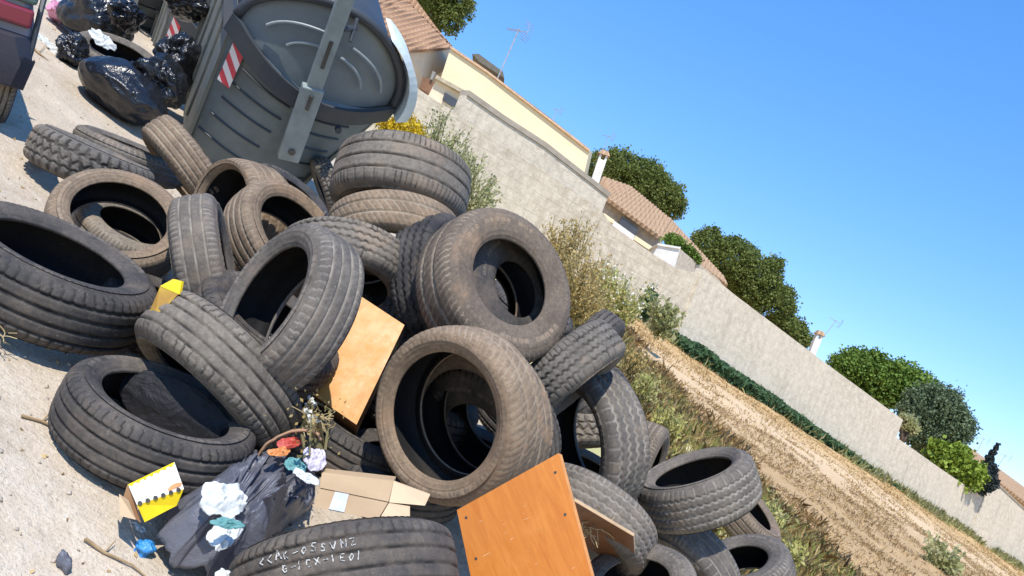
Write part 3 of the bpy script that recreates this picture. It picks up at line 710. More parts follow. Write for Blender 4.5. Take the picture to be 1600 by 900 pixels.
tree('leafy_tree', 'bright green leafy tree above the tall plastered wall', 'tree', [(1322, 574, 24, 0), (1352, 580, 32, 0), (1385, 598, 36, 0), (1418, 606, 36, 0), (1440, 615, 28, 1), (1370, 615, 30, 0), (1320, 590, 15, 0)], 48, 18000, .17, CAROB, .36)
tree('olive_tree', 'grey green round tree leaning over the wall step', 'tree', [(1462, 640, 40, 0), (1476, 660, 38, 0), (1440, 664, 32, 0), (1455, 682, 32, 0), (1490, 672, 26, 0), (1425, 650, 20, 0)], 44, 19000, .13, OLIVE, .30)
tree('citrus_shrub', 'lime green shrub top between the grey green tree and clipped ball', 'shrub', [(1470, 712, 18, 0), (1490, 722, 24, 0), (1512, 738, 20, 0), (1500, 746, 14, 0)], 31.6, 4500, .17, LIME, .2)
tree('topiary', 'clipped blue black ball tree hanging over the wall at the right', 'tree', [(1540, 750, 17, 0), (1548, 732, 9, .2), (1536, 758, 13, 0)], 31.9, 7000, .08, BLUEG, .08, trunk=False)
bb = MB(); q0 = P(1540, 750, 31.9); bb.tube([q0+BK*1.6-UP*.9, q0+BK*.9-UP*.1, q0], .05, 6, .03); tp = [o for o in bpy.data.objects if o.name == 'topiary'][0]; bb.obj('branch', BARK, tp, world=True)
tree('cypress', 'thin dark cypress spike at the right above the clipped ball', 'tree', [(1541, 726, 6.5, 0), (1546, 717, 6, 0), (1551, 708, 4.8, 0), (1556, 700, 3.4, 0), (1560, 694, 2, 0)], 40, 2600, .08, BLUEG, .05)
tree('garden_shrub', 'small bright shrub growing at the eave of the pale tiled house', 'shrub', [(1048, 377, 9, 0), (1060, 382, 9, 0), (1075, 392, 8, 0), (1088, 404, 6, 0)], 35.5, 1800, .10, CAROB, .16)
tree('shrub', 'yellowish shrub beside the wall step under the leafy tree', 'shrub', [(1416, 660, 12, 0), (1424, 668, 10, 0)], 38, 900, .10, WEEDG, .16)

def blades(name, base, h, wd, mat, lean=.5, rn=None):
    base = np.asarray(base); n = len(base); hh = h*RS.uniform(.45, 1.3, (n, 1)); Nn = np.array(N)*.8+np.array(UP)*.2
    d = Nn+RS.normal(size=(n, 3))*lean*.6; d /= np.linalg.norm(d, axis=1)[:, None]
    s = np.cross(d, rvec(n)); s /= np.linalg.norm(s, axis=1)[:, None]; dr = np.cross(s, d)
    mid = base+d*hh*.55; tip = base+d*hh*.95+dr*hh*RS.uniform(-.4, .4, (n, 1))
    w_ = wd*RS.uniform(.6, 1.4, (n, 1))
    V = np.stack([base-s*w_, base+s*w_, mid+s*w_*.7, tip, mid-s*w_*.7], 1).reshape(-1, 3)
    Fq = np.arange(n*5).reshape(n, 5); r = RS.uniform(0, 1, n) if rn is None else rn
    return npmesh(name, V, Fq, mat, False, {'rnd': np.repeat(r, 5)})
def Lnp(u, v, h): return np.array(ORG)+np.outer(u, np.array(E1))+np.outer(v, np.array(E2))+np.outer(h, np.array(N))
def scatter(n, u0, u1, v0, v1, cond, dens=None):
    out = []
    while len(out) < n:
        u = random.uniform(u0, u1); v = random.uniform(v0, v1)
        if cond(u, v): out.append((u, v, gheight(u, v)))
    a = np.array(out); return Lnp(a[:, 0], a[:, 1], a[:, 2])
def clumpy(u, v, sc=1.6, th=0.0, s=3.): return mnoise.noise(Vector((u*sc, v*sc, s))) > th+random.uniform(-.25, .25)
def vcond(a, b, th=-.05): return lambda u, v: a < vergeline(u, v)+.5*mnoise.noise(Vector((u, v, 8))) < b and wdist(u, v) > .3 and clumpy(u, v, 1.4, th)
tag(link('verge_grass', blades('verge_grass', scatter(30000, -2, 6, 5, 16, vcond(1.2, 4.7, -.2)), .13, .0035, GRASS, .9)), 'patchy green and yellow grass along the right side of the tyre heap', 'grass', kind='stuff')
tag(link('verge_straw', blades('verge_straw', scatter(26000, -2, 6, 5, 16, vcond(1.2, 5.2, 0)), .16, .003, STRAW, 1.1)), 'dry straw mixed in the grass beside the tyre heap', 'straw', kind='stuff')
fc = lambda u, v: wdist(u, v) > .2 and vergeline(u, v) > 3.9 and u < 3+v*.72 and clumpy(u, v, .9, -.05, 5)
tag(link('field_stubble', blades('field_stubble', scatter(36000, 0, 26, 6, 36, lambda u, v: fc(u, v) and wdist(u, v) > 4.6), .06, .005, DARKST, 1.5)), 'cut brown stubble on the field nearer the heap', 'stubble', kind='stuff')
tag(link('field_straw', blades('field_straw', scatter(45000, 0, 30, 6, 40, fc), .07, .006, STRAW, 1.8)), 'pale straw scattered over the mown field', 'straw', kind='stuff')
# green strip at the wall foot
def stripc(u, v): s = wlong(u, v); return 0.05 < wdist(u, v) < 1.0 + .25*mnoise.noise(Vector((s*.7, 0, 0)))
hs_pts = []
hrn = []
while len(hs_pts) < 15000:
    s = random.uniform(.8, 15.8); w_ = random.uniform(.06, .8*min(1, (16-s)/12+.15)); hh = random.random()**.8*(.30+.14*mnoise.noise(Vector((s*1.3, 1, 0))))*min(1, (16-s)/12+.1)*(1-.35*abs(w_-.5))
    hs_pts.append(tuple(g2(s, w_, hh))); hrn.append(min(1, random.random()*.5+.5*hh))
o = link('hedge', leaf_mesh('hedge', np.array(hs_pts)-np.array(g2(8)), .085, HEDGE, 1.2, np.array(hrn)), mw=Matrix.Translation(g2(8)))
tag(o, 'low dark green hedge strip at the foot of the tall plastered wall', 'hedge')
gb = []
for _ in range(9000):
    s = random.uniform(-2, 34); w_ = abs(random.gauss(0, .35))+.05; u = WA[0]+WD.x*s+WD.y*w_; v = WA[1]+WD.y*s-WD.x*w_
    if clumpy(u, v, .8, -.1): gb.append(tuple(L(u, v, gheight(u, v))))
tag(link('wall_foot_grass', blades('wall_foot_grass', gb, .28, .010, WEEDG, .8)), 'thin grass tufts growing along the foot of the wall', 'grass', kind='stuff')
# weeds as single plants
def weed(name, label, cat, foot_px, tops, d, n, size, mat, spread, fl=None, nst=26, asp=1.6, group=None):
    """stems fan from the foot to the given top pixels, leaves along them"""
    ft = P(foot_px[0], foot_px[1], d); t = thing(name, label, cat, Matrix.Translation(ft), group); st = MB(); pts = []; rn = []; ends = []
    for i in range(nst):
        x, y = random.choice(tops); e = P(x+random.gauss(0, spread), y+random.gauss(0, spread), d+random.gauss(0, .25)) - ft
        b = Vector((random.gauss(0, .08), random.gauss(0, .08), 0)) + e*.0
        f0 = M @ Vector((random.uniform(-1, 1)*spread*.012, 0, random.uniform(-.15, .15))); m_ = (f0+e)*.5+Vector(rvec(1)[0])*.06
        st.tube([f0, f0.lerp(m_, .5), m_, m_.lerp(e, .5), e], .006, 4, .0025); ends.append(e)
        tone = random.random()
        for _ in range(n//nst):
            q = random.random()**.7; p = f0.lerp(m_, q*2) if q < .5 else m_.lerp(e, q*2-1)
            pts.append(tuple(p+Vector(rvec(1)[0])*abs(random.gauss(0, .05)))); rn.append(min(1, .6*tone+.4*random.random()))
    st.obj('stem', mat_stem, t); link('leaves', leaf_mesh('leaves', pts, size, mat, asp, np.array(rn), up=tuple(UP), upw=.7), t)
    if fl:
        fp = []
        for e in ends:
            for _ in range(fl[1]): fp.append(tuple(e+Vector(rvec(1)[0])*fl[2]*random.random()))
        link('flowers', leaf_mesh('flowers', fp, fl[3], fl[0], 1.0), t)
    return t
mat_stem = leafmat('dry_stems', ((.2, .17, .08), (.3, .25, .12), (.42, .34, .18)))
weed('broom_bush', 'bright yellow flowering bush behind the top tyre beside the container', 'bush', (615, 262), [(603, 196), (622, 188), (640, 190), (655, 204), (612, 208), (645, 214)], 7.6, 5200, .018, BROOM, 6, (BROOM, 40, .06, .016), 60)
weed('weed', 'pale leafy weed nearest the yellow bush in front of the rough wall', 'weed', (655, 300), [(665, 200), (690, 185), (715, 205), (700, 225), (730, 235)], 8.4, 2800, .018, WEEDG, 10, None, 60)
weed('weed', 'green weed in front of the rough wall just above the tall walled tyre', 'weed', (712, 350), [(720, 255), (745, 262), (765, 285), (770, 300), (735, 240), (755, 300)], 8.0, 2800, .018, WEEDG, 9, None, 60)
weed('weed', 'small pale weed between the two leafy weeds behind the heap', 'weed', (690, 320), [(690, 232), (712, 250), (728, 262)], 8.6, 1500, .018, WEEDG, 9, None, 24)
weed('dry_weed', 'tall dried brown weed with a dark seed head against the rough wall', 'weed', (868, 440), [(900, 345), (912, 350), (880, 360), (862, 352), (905, 380)], 9.0, 2300, .018, WEEDB, 9, None, 60)
weed('dry_weed', 'bushy golden dried weed right beside the tall walled tyre', 'weed', (880, 500), [(890, 400), (915, 420), (930, 440), (900, 430), (945, 455), (920, 470)], 8.2, 4200, .018, WEEDB, 15, None, 110)
weed('daisy_plant', 'yellow green plant dotted with white flowers above the straight ribbed tyre', 'plant', (945, 520), [(950, 430), (965, 438), (985, 455), (975, 470), (1000, 480), (940, 460), (992, 468)], 9.5, 4200, .020, WEEDY, 11, (WHITEF, 3, .05, .026), 80)
weed('weed', 'grey green tuft at the start of the hedge strip', 'weed', (1030, 525), [(1020, 468), (1040, 480), (1055, 492), (1030, 490)], 15.0, 1500, .05, WEEDG, 7, None, 36)
weed('dark_bush', 'dark green upright bush by the wall right of the white flowers', 'bush', (1008, 500), [(1015, 462), (1022, 455), (1008, 470)], 16.0, 800, .05, HEDGE, 4, None, 20)
weed('dry_weed', 'dry weed in front of the wall between the dried weed and white flowers', 'weed', (935, 470), [(925, 400), (945, 410), (930, 420)], 10.5, 1500, .020, WEEDB, 10, None, 26)
for i, (x, y, d, lb) in enumerate([(1010, 600, 9, 'green weed tuft right of the upper part of the edge standing tyre'), (1045, 650, 8.5, 'yellow green weed tuft above the slim oval hole tyre'), (1205, 800, 7.4, 'green grass tuft touching the right side of the slim oval hole tyre'), (1232, 862, 7.3, 'grass tuft right of the lower right corner tyre'), (990, 560, 10, 'dry yellow tuft just right of the straight ribbed tyre')]):
    weed('grass_tuft', lb, 'tuft', (x-8, y+28), [(x, y-14), (x+12, y-4), (x-10, y-10), (x+18, y+6)], d, 420, .022, (GRASS, WEEDY, GRASS, WEEDY, WEEDB)[i], 8, None, 34, 2.2)
weed('weed', 'sparse pale weed tuft out on the mown field at the bottom right', 'weed', (1470, 905), [(1450, 850), (1475, 858), (1500, 862), (1465, 870)], 15.0, 900, .05, WEEDG, 12, None, 40, 2.0)

# ------------------------------------------------------------------ containers
bin_g = simple('bin_plastic', (.150, .182, .190), (.102, .124, .130), 2.2, .6, 12, .2, .01, detail=9)
bin_l = simple('bin_lid_plastic', (.180, .206, .214), (.145, .17, .178), 3, .5, 12, .15, .01)
bin_d = simple('bin_rim_plastic', (.035, .042, .052), (.05, .055, .06), 3, .5)
bin_side = simple('dirty_bin_plastic', (.12, .138, .128), (.17, .165, .14), 2.2, .8, 16, .4, .01)
bin_m = simple('galvanised_lifting_arm', (.27, .31, .30), (.20, .23, .225), 5, .45, 30, .2)
bin_r = simple('ridge_plastic', (.29, .32, .32), (.22, .25, .25), 5, .5)
bin_w = simple('pale_lid_edge', (.62, .68, .66), (.5, .56, .54), 5, .5)
def stripes():
    k = NT('red_white_reflector'); sp = k.n('ShaderNodeSeparateXYZ'); k.l(k.co, sp.inputs[0])
    v = k.math('ADD', k.math('MULTIPLY', sp.outputs[0], 6.5), k.math('MULTIPLY', sp.outputs[2], 7.5))
    f = k.math('FRACT', v); f = k.ramp(f, .47, .53)
    return k.done(k.mix(f, (.62, .05, .07), (.78, .70, .66)), .35)
STR = stripes()
YAX = (P(40, -190, 20)-CAM).normalized(); YAX = (YAX - BUP*YAX.dot(BUP)).normalized(); XAX = YAX.cross(BUP).normalized()
def container(label, org, k=1.0, length=1.9, full=True):
    fr = frame(org, XAX, YAX, BUP) @ Matrix.Scale(k, 4)
    t = thing('rubbish_container', label, 'container', fr, 'side loading rubbish containers in a row')
    HB, HW = .95, .80      # rim height, half width at rim
    def bow(x): return -.30*(1-(x/HW)**2)
    DIP = .20
    def dip(x, z): return z-DIP*max(0, 1-(x/HW)**2)*min(1, max(0, z/HB))**2
    def half(z): return HW*(.79+.21*z/HB)
    n = 22; V = []; Fc = []
    zs = [-.45, -.2, .05, .3, .5, .7, .9, HB]
    for z in zs:
        for i in range(n+1):
            q = -1+2*i/n; x = q*half(z); V.append((x, bow(q*HW)*.9 + .06*(1-z/HB), dip(x, z)))
        for i in range(n+1):
            q = 1-2*i/n; V.append((q*half(z), length-bow(q*HW)*.9 - .06*(1-z/HB), z))
    W_ = 2*(n+1)
    for j in range(len(zs)-1):
        for i in range(W_):
            if i not in (n, W_-1): Fc.append((j*W_+i, j*W_+(i+1) % W_, (j+1)*W_+(i+1) % W_, (j+1)*W_+i))
    Fc.append(tuple(range(W_))[::-1]); Fc.append(tuple((len(zs)-1)*W_+i for i in range(W_)))
    link('body', mesh('body', V, Fc, bin_g, False), t)
    # long side panels, dirtier, with their own swelling ribs
    for sx in (-1, 1):
        mb = MB(); V = []; Fc = []
        for z in zs:
            for j in range(9): V.append((sx*(half(z)+.003), .0+length*j/8, z))
            for j in range(9): V.append((sx*(half(z)-.03), length*(8-j)/8, z))
        for a in range(len(zs)-1):
            for j in range(18): Fc.append((a*18+j, a*18+(j+1) % 18, (a+1)*18+(j+1) % 18, (a+1)*18+j))
        Fc += [tuple(range(18)), tuple((len(zs)-1)*18+i for i in range(18))]
        mb.add(V, Fc)
        for y0 in (.35, .8, 1.25, 1.65):
            mb.tube([(sx*(half(z)+.01), y0+.12*(z/HB)**2, z) for z in (-.3, 0, .2, .4, .6, .8, .9)], .02, 6)
        mb.obj('side_panel', bin_side, t)
    # ridges on the end panel (dark grooves between swollen courses)
    rid = MB()
    for zz in (-.16, .05, .26, .46, .66):
        for a, b in ((-.54, -.06), (.14, .54)):
            pts = [(x, bow(x/half(zz)*HW)*.9+.06*(1-zz/HB)-.006, dip(x, zz)) for x in np.linspace(a, b, 10)]
            rid.tube(pts, .011, 6)
    rid.obj('ridge', bin_d, t)
    # rim band
    V = []; Fc = []; ring = []
    for i in range(n+1): q = -1+2*i/n; ring.append((q*(HW+.035), bow(q*HW)-.05))
    for i in range(n+1): q = 1-2*i/n; ring.append((q*(HW+.035), length-bow(q*HW)+.05))
    m_ = len(ring)
    for z, s_ in ((HB-.13, -.01), (HB-.13, 0), (HB+.03, 0), (HB+.03, -.05)):
        for x, y in ring:
            cy = y-length/2; V.append((x*(1+s_), length/2+cy*(1+s_*.5), z-(DIP*max(0, 1-(x/HW)**2) if y < length/2 else 0)))
    for j in range(3):
        for i in range(m_): Fc.append((j*m_+i, j*m_+(i+1) % m_, (j+1)*m_+(i+1) % m_, (j+1)*m_+i))
    link('rim', mesh('rim', V, Fc, bin_d), t)
    # domed lid, end wall a half drum with concentric ridges
    RL = HW-.03; HL = .60; LB = HB+.02
    def arc(r, y, m=24): return [(-RL*r*cos(pi*i/m), y, LB+HL*r*sin(pi*i/m)-DIP*max(0, 1-(RL*r*cos(pi*i/m)/HW)**2)*(1-r*sin(pi*i/m))) for i in range(m+1)]
    def yend(x): return bow(x)*.85
    V = []; Fc = []; m_ = 24
    for r in (0.0, .25, .5, .75, 1.0):
        for (x, y, z) in arc(r, 0): V.append((x, yend(x)+.02+.10*r*sin(math.acos(max(-1, min(1, -x/(RL*max(r, .01)))))) , z))
    for j in range(4):
        for i in range(m_): Fc.append((j*(m_+1)+i, j*(m_+1)+i+1, (j+1)*(m_+1)+i+1, (j+1)*(m_+1)+i))
    link('lid_end', mesh('lid_end', V, Fc, bin_l, True), t)
    V = []; Fc = []; rows = []
    for y in np.linspace(0, length, 10):
        for (x, _, z) in arc(1.0, 0): V.append((x*1.0, (yend(x)+.02+.1*max(0, (z-LB)/HL))*(1-y/length)+y, z))
    for j in range(9):
        for i in range(m_): Fc.append((j*(m_+1)+i, (j+1)*(m_+1)+i, (j+1)*(m_+1)+i+1, j*(m_+1)+i+1))
    Fc.append(tuple(9*(m_+1)+i for i in range(m_+1)))
    link('lid', mesh('lid', V, Fc, bin_d, True), t)
    rr = MB()
    for r in (.40, .62):
        for i0, i1 in ((2, 11), (13, 22)):
            pts = []
            for i in range(i0, i1+1):
                x = -RL*r*1.25*cos(pi*i/24); z = LB+HL*r*sin(pi*i/24)
                pts.append((x, yend(x)+.005, z))
            rr.tube(pts, .013, 6)
    rr.obj('lid_ridge', bin_r, t)
    # dark hoop round the lid end and the pale outer flap on its right
    hp = MB(); hp.tube([(x*1.03, yend(x)+.0+.1*max(0, (z-LB)/HL), z+.01) for (x, y, z) in arc(1.0, 0)], .045, 8); hp.obj('lid_hoop', bin_d, t, smooth=True)
    V = []; Fc = []
    for i in range(13):
        a = radians(-6+70*i/12); rr_ = 1.07+.05*(1-i/12)
        x = RL*cos(a)*rr_; z = LB+HL*sin(a)*rr_
        e_ = .045+.07*(1-i/12); V += [(x, -.16, z), (x+e_, -.10, z+.3*e_), (x+e_, .30, z+.3*e_), (x, .30, z)]
    for i in range(12):
        Fc += [(i*4+j, i*4+(j+1) % 4, i*4+4+(j+1) % 4, i*4+4+j) for j in range(4)]
    Fc += [(0, 1, 2, 3), (51, 50, 49, 48)]
    link('lid_flap', mesh('lid_flap', V, Fc, bin_w, False), t)
    # lifting post with slot and pivot hole
    PT = Matrix.Translation((.13, 0, .27)) @ Matrix.Rotation(radians(-15), 4, 'Y') @ Matrix.Translation((0, 0, -.27)); pq = lambda *q: PT @ Vector(q)
    pm = MB(); pm.box((0, -.37, .54), (.095, .05, .38), PT); po = pm.obj('lower_arm', bin_m, t, bevel=.012)
    hl = MB(); hl.tube([pq(0, -.435, .27), pq(0, -.40, .27)], .032, 14); hl.tube([pq(0, -.425, .72), pq(0, -.425, .86)], .018, 8); hl.obj('pivot_hole', dark, po)
    um = MB(); um.box((.01, -.35, 1.35), (.066, .045, .58), PT); uo = um.obj('upper_arm', bin_r if False else bin_m, t, bevel=.01)
    sl_ = MB(); sl_.box((.01, -.397, 1.25), (.016, .004, .13), PT); sl_.obj('slot', dark, uo)
    cl = MB(); cl.tube([pq(.07, -.36, 1.50), pq(.20, -.22, 1.48)], .025, 8); cl.tube([pq(.17, -.33, 1.4), pq(.19, -.2, 1.56)], .018, 8); cl.obj('hinge', bin_d, t)
    sk = MB(); sq = [(-.66, .40), (-.55, .40), (-.60, .76), (-.71, .76)]; sk.add([(x, bow(x)*.9-.015, z) for x, z in sq]+[(x, bow(x)*.9+.0, z) for x, z in sq], BOXF)
    sk.obj('striped_sticker', STR, t)
    for x_ in (-.6, .6):
        for y_ in (.25, length-.25):
            fm = MB(); fm.box((x_*.8, y_, -.50), (.07, .07, .07)); fm.obj('foot', bin_d, t)
    kn = MB(); kn.tube([(.40, -.27, .62), (.40, -.32, .62)], .03, 10); kn.obj('knob', bin_d, t)
    return t
# pivot hole of the first container sits at pixel (456,238)
ph_ = P(456, 238, 6.3)
KB = .79
org1 = ph_ - BUP*.27*KB + YAX*.43*KB - XAX*.13*KB
container('dark grey dumpster nearest the tyres with a pale metal lifting arm', org1, KB)
org2 = P(272, 45, 8.9) + XAX*.62*KB - BUP*.58*KB
container('second grey dumpster behind the bin bags, its striped sticker partly shaded', org2, KB)
org3 = P(196, 40, 9.6) - BUP*.27*KB + YAX*.43*KB - XAX*.13*KB
container('farthest grey dumpster at the top edge above the flat tyre and bags', org3, KB)

# ------------------------------------------------------------------ bin bags and crumpled waste
def bagmat(name, c, rough=.22, bs=9, dist=.05):
    k = NT(name); h = k.n('ShaderNodeTexNoise'); h.inputs['Scale'].default_value = bs; h.inputs['Detail'].default_value = 6; h.inputs['Distortion'].default_value = 1.3
    k.l(k.co, h.inputs['Vector']); v = k.n('ShaderNodeTexVoronoi', feature='DISTANCE_TO_EDGE'); v.inputs['Scale'].default_value = bs*.5
    mp = k.n('ShaderNodeVectorMath', operation='ADD'); k.l(k.co, mp.inputs[0]); k.l(h.outputs['Color'], mp.inputs[1]); k.l(mp.outputs[0], v.inputs['Vector'])
    b = k.bump(v.outputs['Distance'], .22, dist); b = k.bump(h.outputs['Fac'], .4, dist*.8, b)
    return k.done(c, rough, b, .6)
BAG = bagmat('black_bag_plastic', (.010, .011, .014), .24, 7)
BAGG = bagmat('grey_bag_plastic', (.105, .108, .13), .42, 14, .02)
PAPW = bagmat('white_paper', (.58, .60, .58), .7, 22, .012)
HOLE_SHADE = bagmat('tyre_hole_shade', (.006, .006, .008), .75)  # near black that paints the deep shade in the flat tyre's hole
TEAL = bagmat('teal_wrap', (.10, .27, .26), .6, 25, .01)
BLUE = bagmat('blue_bag_plastic', (.04, .25, .58), .35, 25, .015)
PINK = bagmat('pink_bag_plastic', (.66, .30, .42), .5, 12, .03)
REDP = bagmat('red_wrapper', (.45, .055, .035), .5, 20, .01)
ORNG = bagmat('orange_wrapper', (.58, .22, .06), .5, 20, .01)
LILP = bagmat('pale_lilac_wrapper', (.55, .50, .56), .4, 20, .01)
import bmesh
PAPERS = (PAPW, TEAL, REDP, ORNG, LILP, PINK)
def crumple(name, label, cat, px, py, d, rx, ry, rz, ang, mat, seed, amp=.22, sub=5, hf=1.0, parent=None, group=None, flat=.0, tilt=0, tie=None):
    """a crumpled soft lump: rx, ry half sizes in px along the image direction ang (degrees, y down), rz half depth in metres"""
    a = radians(ang); X = img(cos(a), sin(a)); Y = img(-sin(a), cos(a)); Z = X.cross(Y).normalized()
    s = d/F; fr = frame(P(px, py, d), X, Y, Z)
    bm = bmesh.new(); bmesh.ops.create_icosphere(bm, subdivisions=sub, radius=1)
    if mat in PAPERS:
        sites = [Vector(q_) for q_ in rvec(26)]
    for v in bm.verts:
        if mat in PAPERS:   # creased sheet: facets meeting in sharp folds
            c = v.co.normalized(); best = max(sites, key=lambda q_: q_.dot(c)+.12*mnoise.noise(q_*5+Vector((seed, 0, 0))))
            hgt = .92+.5*mnoise.noise(best*2.3+Vector((seed*2., 1, 0))); rr_ = hgt/max(.55, best.dot(c))
            rr_ *= 1+.10*mnoise.noise(c*7); v.co = Vector((c.x*rr_*rx*s, c.y*rr_*ry*s, c.z*rr_*rz)); continue
        c = v.co; q = c*1.6+Vector((seed*3.1, seed*1.7, 0))
        r = 1 + amp*mnoise.noise(q*.8) - amp*.75*abs(mnoise.noise(q*1.7+Vector((9, 1, 3)))) - hf*amp*.30*abs(mnoise.noise(q*4.2)) + hf*amp*.14*mnoise.noise(q*9)
        v.co = Vector((c.x*r*rx*s, c.y*r*ry*s, c.z*r*rz))
        # tied ends pulled out to corners
        if tie:
            for (tx, ty, k_) in tie:
                dd = c.x*tx+c.y*ty
                if dd > .80: v.co += Vector((tx*rx*s, ty*ry*s, 0))*k_*((dd-.80)/.20)**1.6
    me = bpy.data.meshes.new(name); bm.to_mesh(me); bm.free(); me.materials.append(mat)
    if mat not in PAPERS: me.shade_smooth()
    if parent:
        o = link(name, me, parent); o.matrix_local = parent_world(parent).inverted() @ fr; return o
    o = link(name, me, mw=fr); return tag(o, label, cat, group)
def sheet(name, label, cat, px, py, d, rx, ry, ang, mat, seed, amp=.35):
    """a thin crumpled sheet lying on what is under it"""
    a = radians(ang); X = img(cos(a), sin(a)); Zn = (N*.6+(CAM-P(px, py, d)).normalized()*.4).normalized()
    X = (X-Zn*X.dot(Zn)).normalized(); Y = Zn.cross(X); Y = -Y if Y.dot(img(-sin(a), cos(a))) < 0 else Y
    s_ = d/F; n = 56; m = 20; V = []; Fc = []; fr = frame(P(px, py, d), X, Y, X.cross(Y))
    up_ = 1 if X.cross(Y).dot(Zn) > 0 else -1; mn = min(rx, ry)*s_
    for i in range(n):
        th = 2*pi*i/n; ro = 1+.30*mnoise.noise(Vector((cos(th)*1.5, sin(th)*1.5, seed*2.3)))+.12*mnoise.noise(Vector((cos(th)*6, sin(th)*6, seed)))
        for j in range(m+1):
            r_ = j/m*ro; x, y = cos(th)*r_, sin(th)*r_
            q = Vector((x*1.6+seed, y*1.6, seed*.7)); h = amp*(1.1*(1-(j/m)**2)*.8 + .9*(.5-abs(mnoise.noise(q))*2) + .45*(.5-abs(mnoise.noise(q*2.7))*2) + .12*mnoise.noise(q*8))
            V.append((x*rx*s_, y*ry*s_, up_*h*mn))
    for i in range(n):
        for j in range(m):
            a_ = i*(m+1)+j; b_ = ((i+1) % n)*(m+1)+j; Fc.append((a_, b_, b_+1, a_+1))
    o = tag(link(name, mesh(name, V, Fc, mat, True), mw=fr), label, cat)
    so2 = o.modifiers.new('s', 'SOLIDIFY'); so2.thickness = .002; return o
BG = 'black bin bags by the containers'
crumple('bin_bag', 'black lump added as shade in the hole of the flat tyre under the leaning ribbed tyre', 'bin bag', 276, 640, 2.82, 100, 44, .025, 27, HOLE_SHADE, 14, .2, hf=.5)  # no real bag: lump added so the tyre's hole looks shadowed
crumple('bin_bag', 'full black bin bag lying on pale ground nearest the container', 'bin bag', 194, 140, 5.92, 76, 41, .26, 37, BAG, 1, .14, hf=.2, tie=[(-.96, .28, .42), (.93, .36, .30)], group=BG)
crumple('bin_bag', 'crinkled black bag with glittering folds right of the full bag', 'bin bag', 246, 128, 6.15, 42, 42, .26, 30, BAG, 5, .45, group=BG)
crumple('bin_bag', 'tall black bag behind the white paper and flat tyre', 'bin bag', 156, 28, 7.2, 56, 50, .30, 25, BAG, 2, .2, hf=.25, tie=[(.3, -.95, .3)], group=BG)
crumple('bin_bag', 'small crinkled black bag at the left foot of the tall bag', 'bin bag', 117, 80, 6.3, 22, 30, .15, -20, BAG, 3, .5, group=BG)
crumple('bin_bag', 'dark bag stuffed under the second dumpster sticker', 'bin bag', 282, 92, 6.8, 34, 44, .25, 15, BAG, 4, .4, group=BG)
crumple('bin_bag', 'black bag on top between the two dumpsters', 'bin bag', 300, 10, 7.2, 44, 22, .25, 15, BAG, 6, .35, group=BG)
crumple('bin_bag', 'black bag at the top edge beside the tall bag', 'bin bag', 196, 24, 6.9, 24, 28, .2, 60, BAG, 7, .35, group=BG)
sheet('paper', 'white paper resting inside the flat tyre by the bin bags', 'paper', 160, 62, 6.35, 24, 13, 20, PAPW, 8)
sheet('paper', 'bright white sheet on the ground left of the bin bags', 'paper', 66, 66, 6.4, 18, 13, 28, PAPW, 9)
sheet('paper', 'white sheet touching the small crinkled bag', 'paper', 88, 80, 6.3, 16, 9, 32, PAPW, 12)
crumple('plastic_bag', 'pink plastic bag on the ground at the top left', 'plastic bag', 95, 20, 7.2, 16, 18, .1, 10, PINK, 10, .4, 4)
sheet('plastic_bag', 'white plastic bag above the pink bag at the top edge', 'plastic bag', 86, -2, 7.5, 22, 12, 20, PAPW, 11)
T(186, 82, 132, .34, (.34, -.94), 'grey tyre lying flat among the black bin bags', 'ribs', 'grey', .31, .66, .2, group='tyres lying by the bin bags')

# ---- the open grey bag in the foreground
def sheet_bag():
    out = [(243, 838), (262, 800), (300, 768), (335, 725), (362, 716), (385, 722), (418, 714), (448, 735), (478, 742), (492, 758), (486, 800), (440, 830), (398, 850), (384, 905), (340, 905), (300, 888), (262, 870)]
    ctr = (362, 800); n = 240; m = 46; V = []; Fc = []
    O = [uv_of(G(x, y, .06)) for x, y in out]; C_ = uv_of(G(*ctr, .2))
    k = len(O)
    for i in range(n):
        q = i/n*k; a = int(q); f = q-a; u0 = O[a][0]*(1-f)+O[(a+1) % k][0]*f; v0 = O[a][1]*(1-f)+O[(a+1) % k][1]*f
        th = 2*pi*i/n
        for j in range(m+1):
            r = j/m
            u = C_[0]+(u0-C_[0])*r; v = C_[1]+(v0-C_[1])*r
            fold = mnoise.noise(Vector((cos(th)*4.5, sin(th)*4.5, r*1.3)))
            fold2 = 1-abs(mnoise.noise(Vector((cos(th)*9+5, sin(th)*9, r*2.2))))*2
            h = .05+.19*(1-r**2.6) + (.030*fold+.012*fold2)*min(1, r*2.2) + .05*(.4-abs(mnoise.noise(Vector((u*9, v*7, 3))))*2) + .022*(.4-abs(mnoise.noise(Vector((u*24, v*20, 5))))*2) + .006*mnoise.noise(Vector((u*60, v*60, 0)))
            if r < .34: h -= .10*(1-(r/.34)**2)
            u += .025*fold*r; V.append(L(u, v, max(.012+.015*fold2*r, h)))
    for i in range(n):
        for j in range(m):
            a = i*(m+1)+j; b = ((i+1) % n)*(m+1)+j; Fc.append((a, b, b+1, a+1))
    o = wobj('open_bag', V, Fc, BAGG, smooth=True, mw=GMW @ Matrix.Translation((C_[0], C_[1], 0)))
    so_ = o.modifiers.new('s', 'SOLIDIFY'); so_.thickness = .004
    return tag(o, 'torn dark grey rubbish bag spread open around white waste', 'rubbish bag')
sheet_bag()
sheet('crumpled_paper', 'big white crumpled paper on the open grey bag', 'paper', 350, 778, 2.33, 38, 32, -25, PAPW, 21)
sheet('crumpled_paper', 'white paper lower down in the open grey bag beside the handwritten tyre', 'paper', 352, 832, 2.28, 22, 36, 20, PAPW, 22)
sheet('wrapper', 'teal printed wrapper on the white paper of the open bag', 'wrapper', 358, 818, 2.22, 26, 9, -18, TEAL, 23)
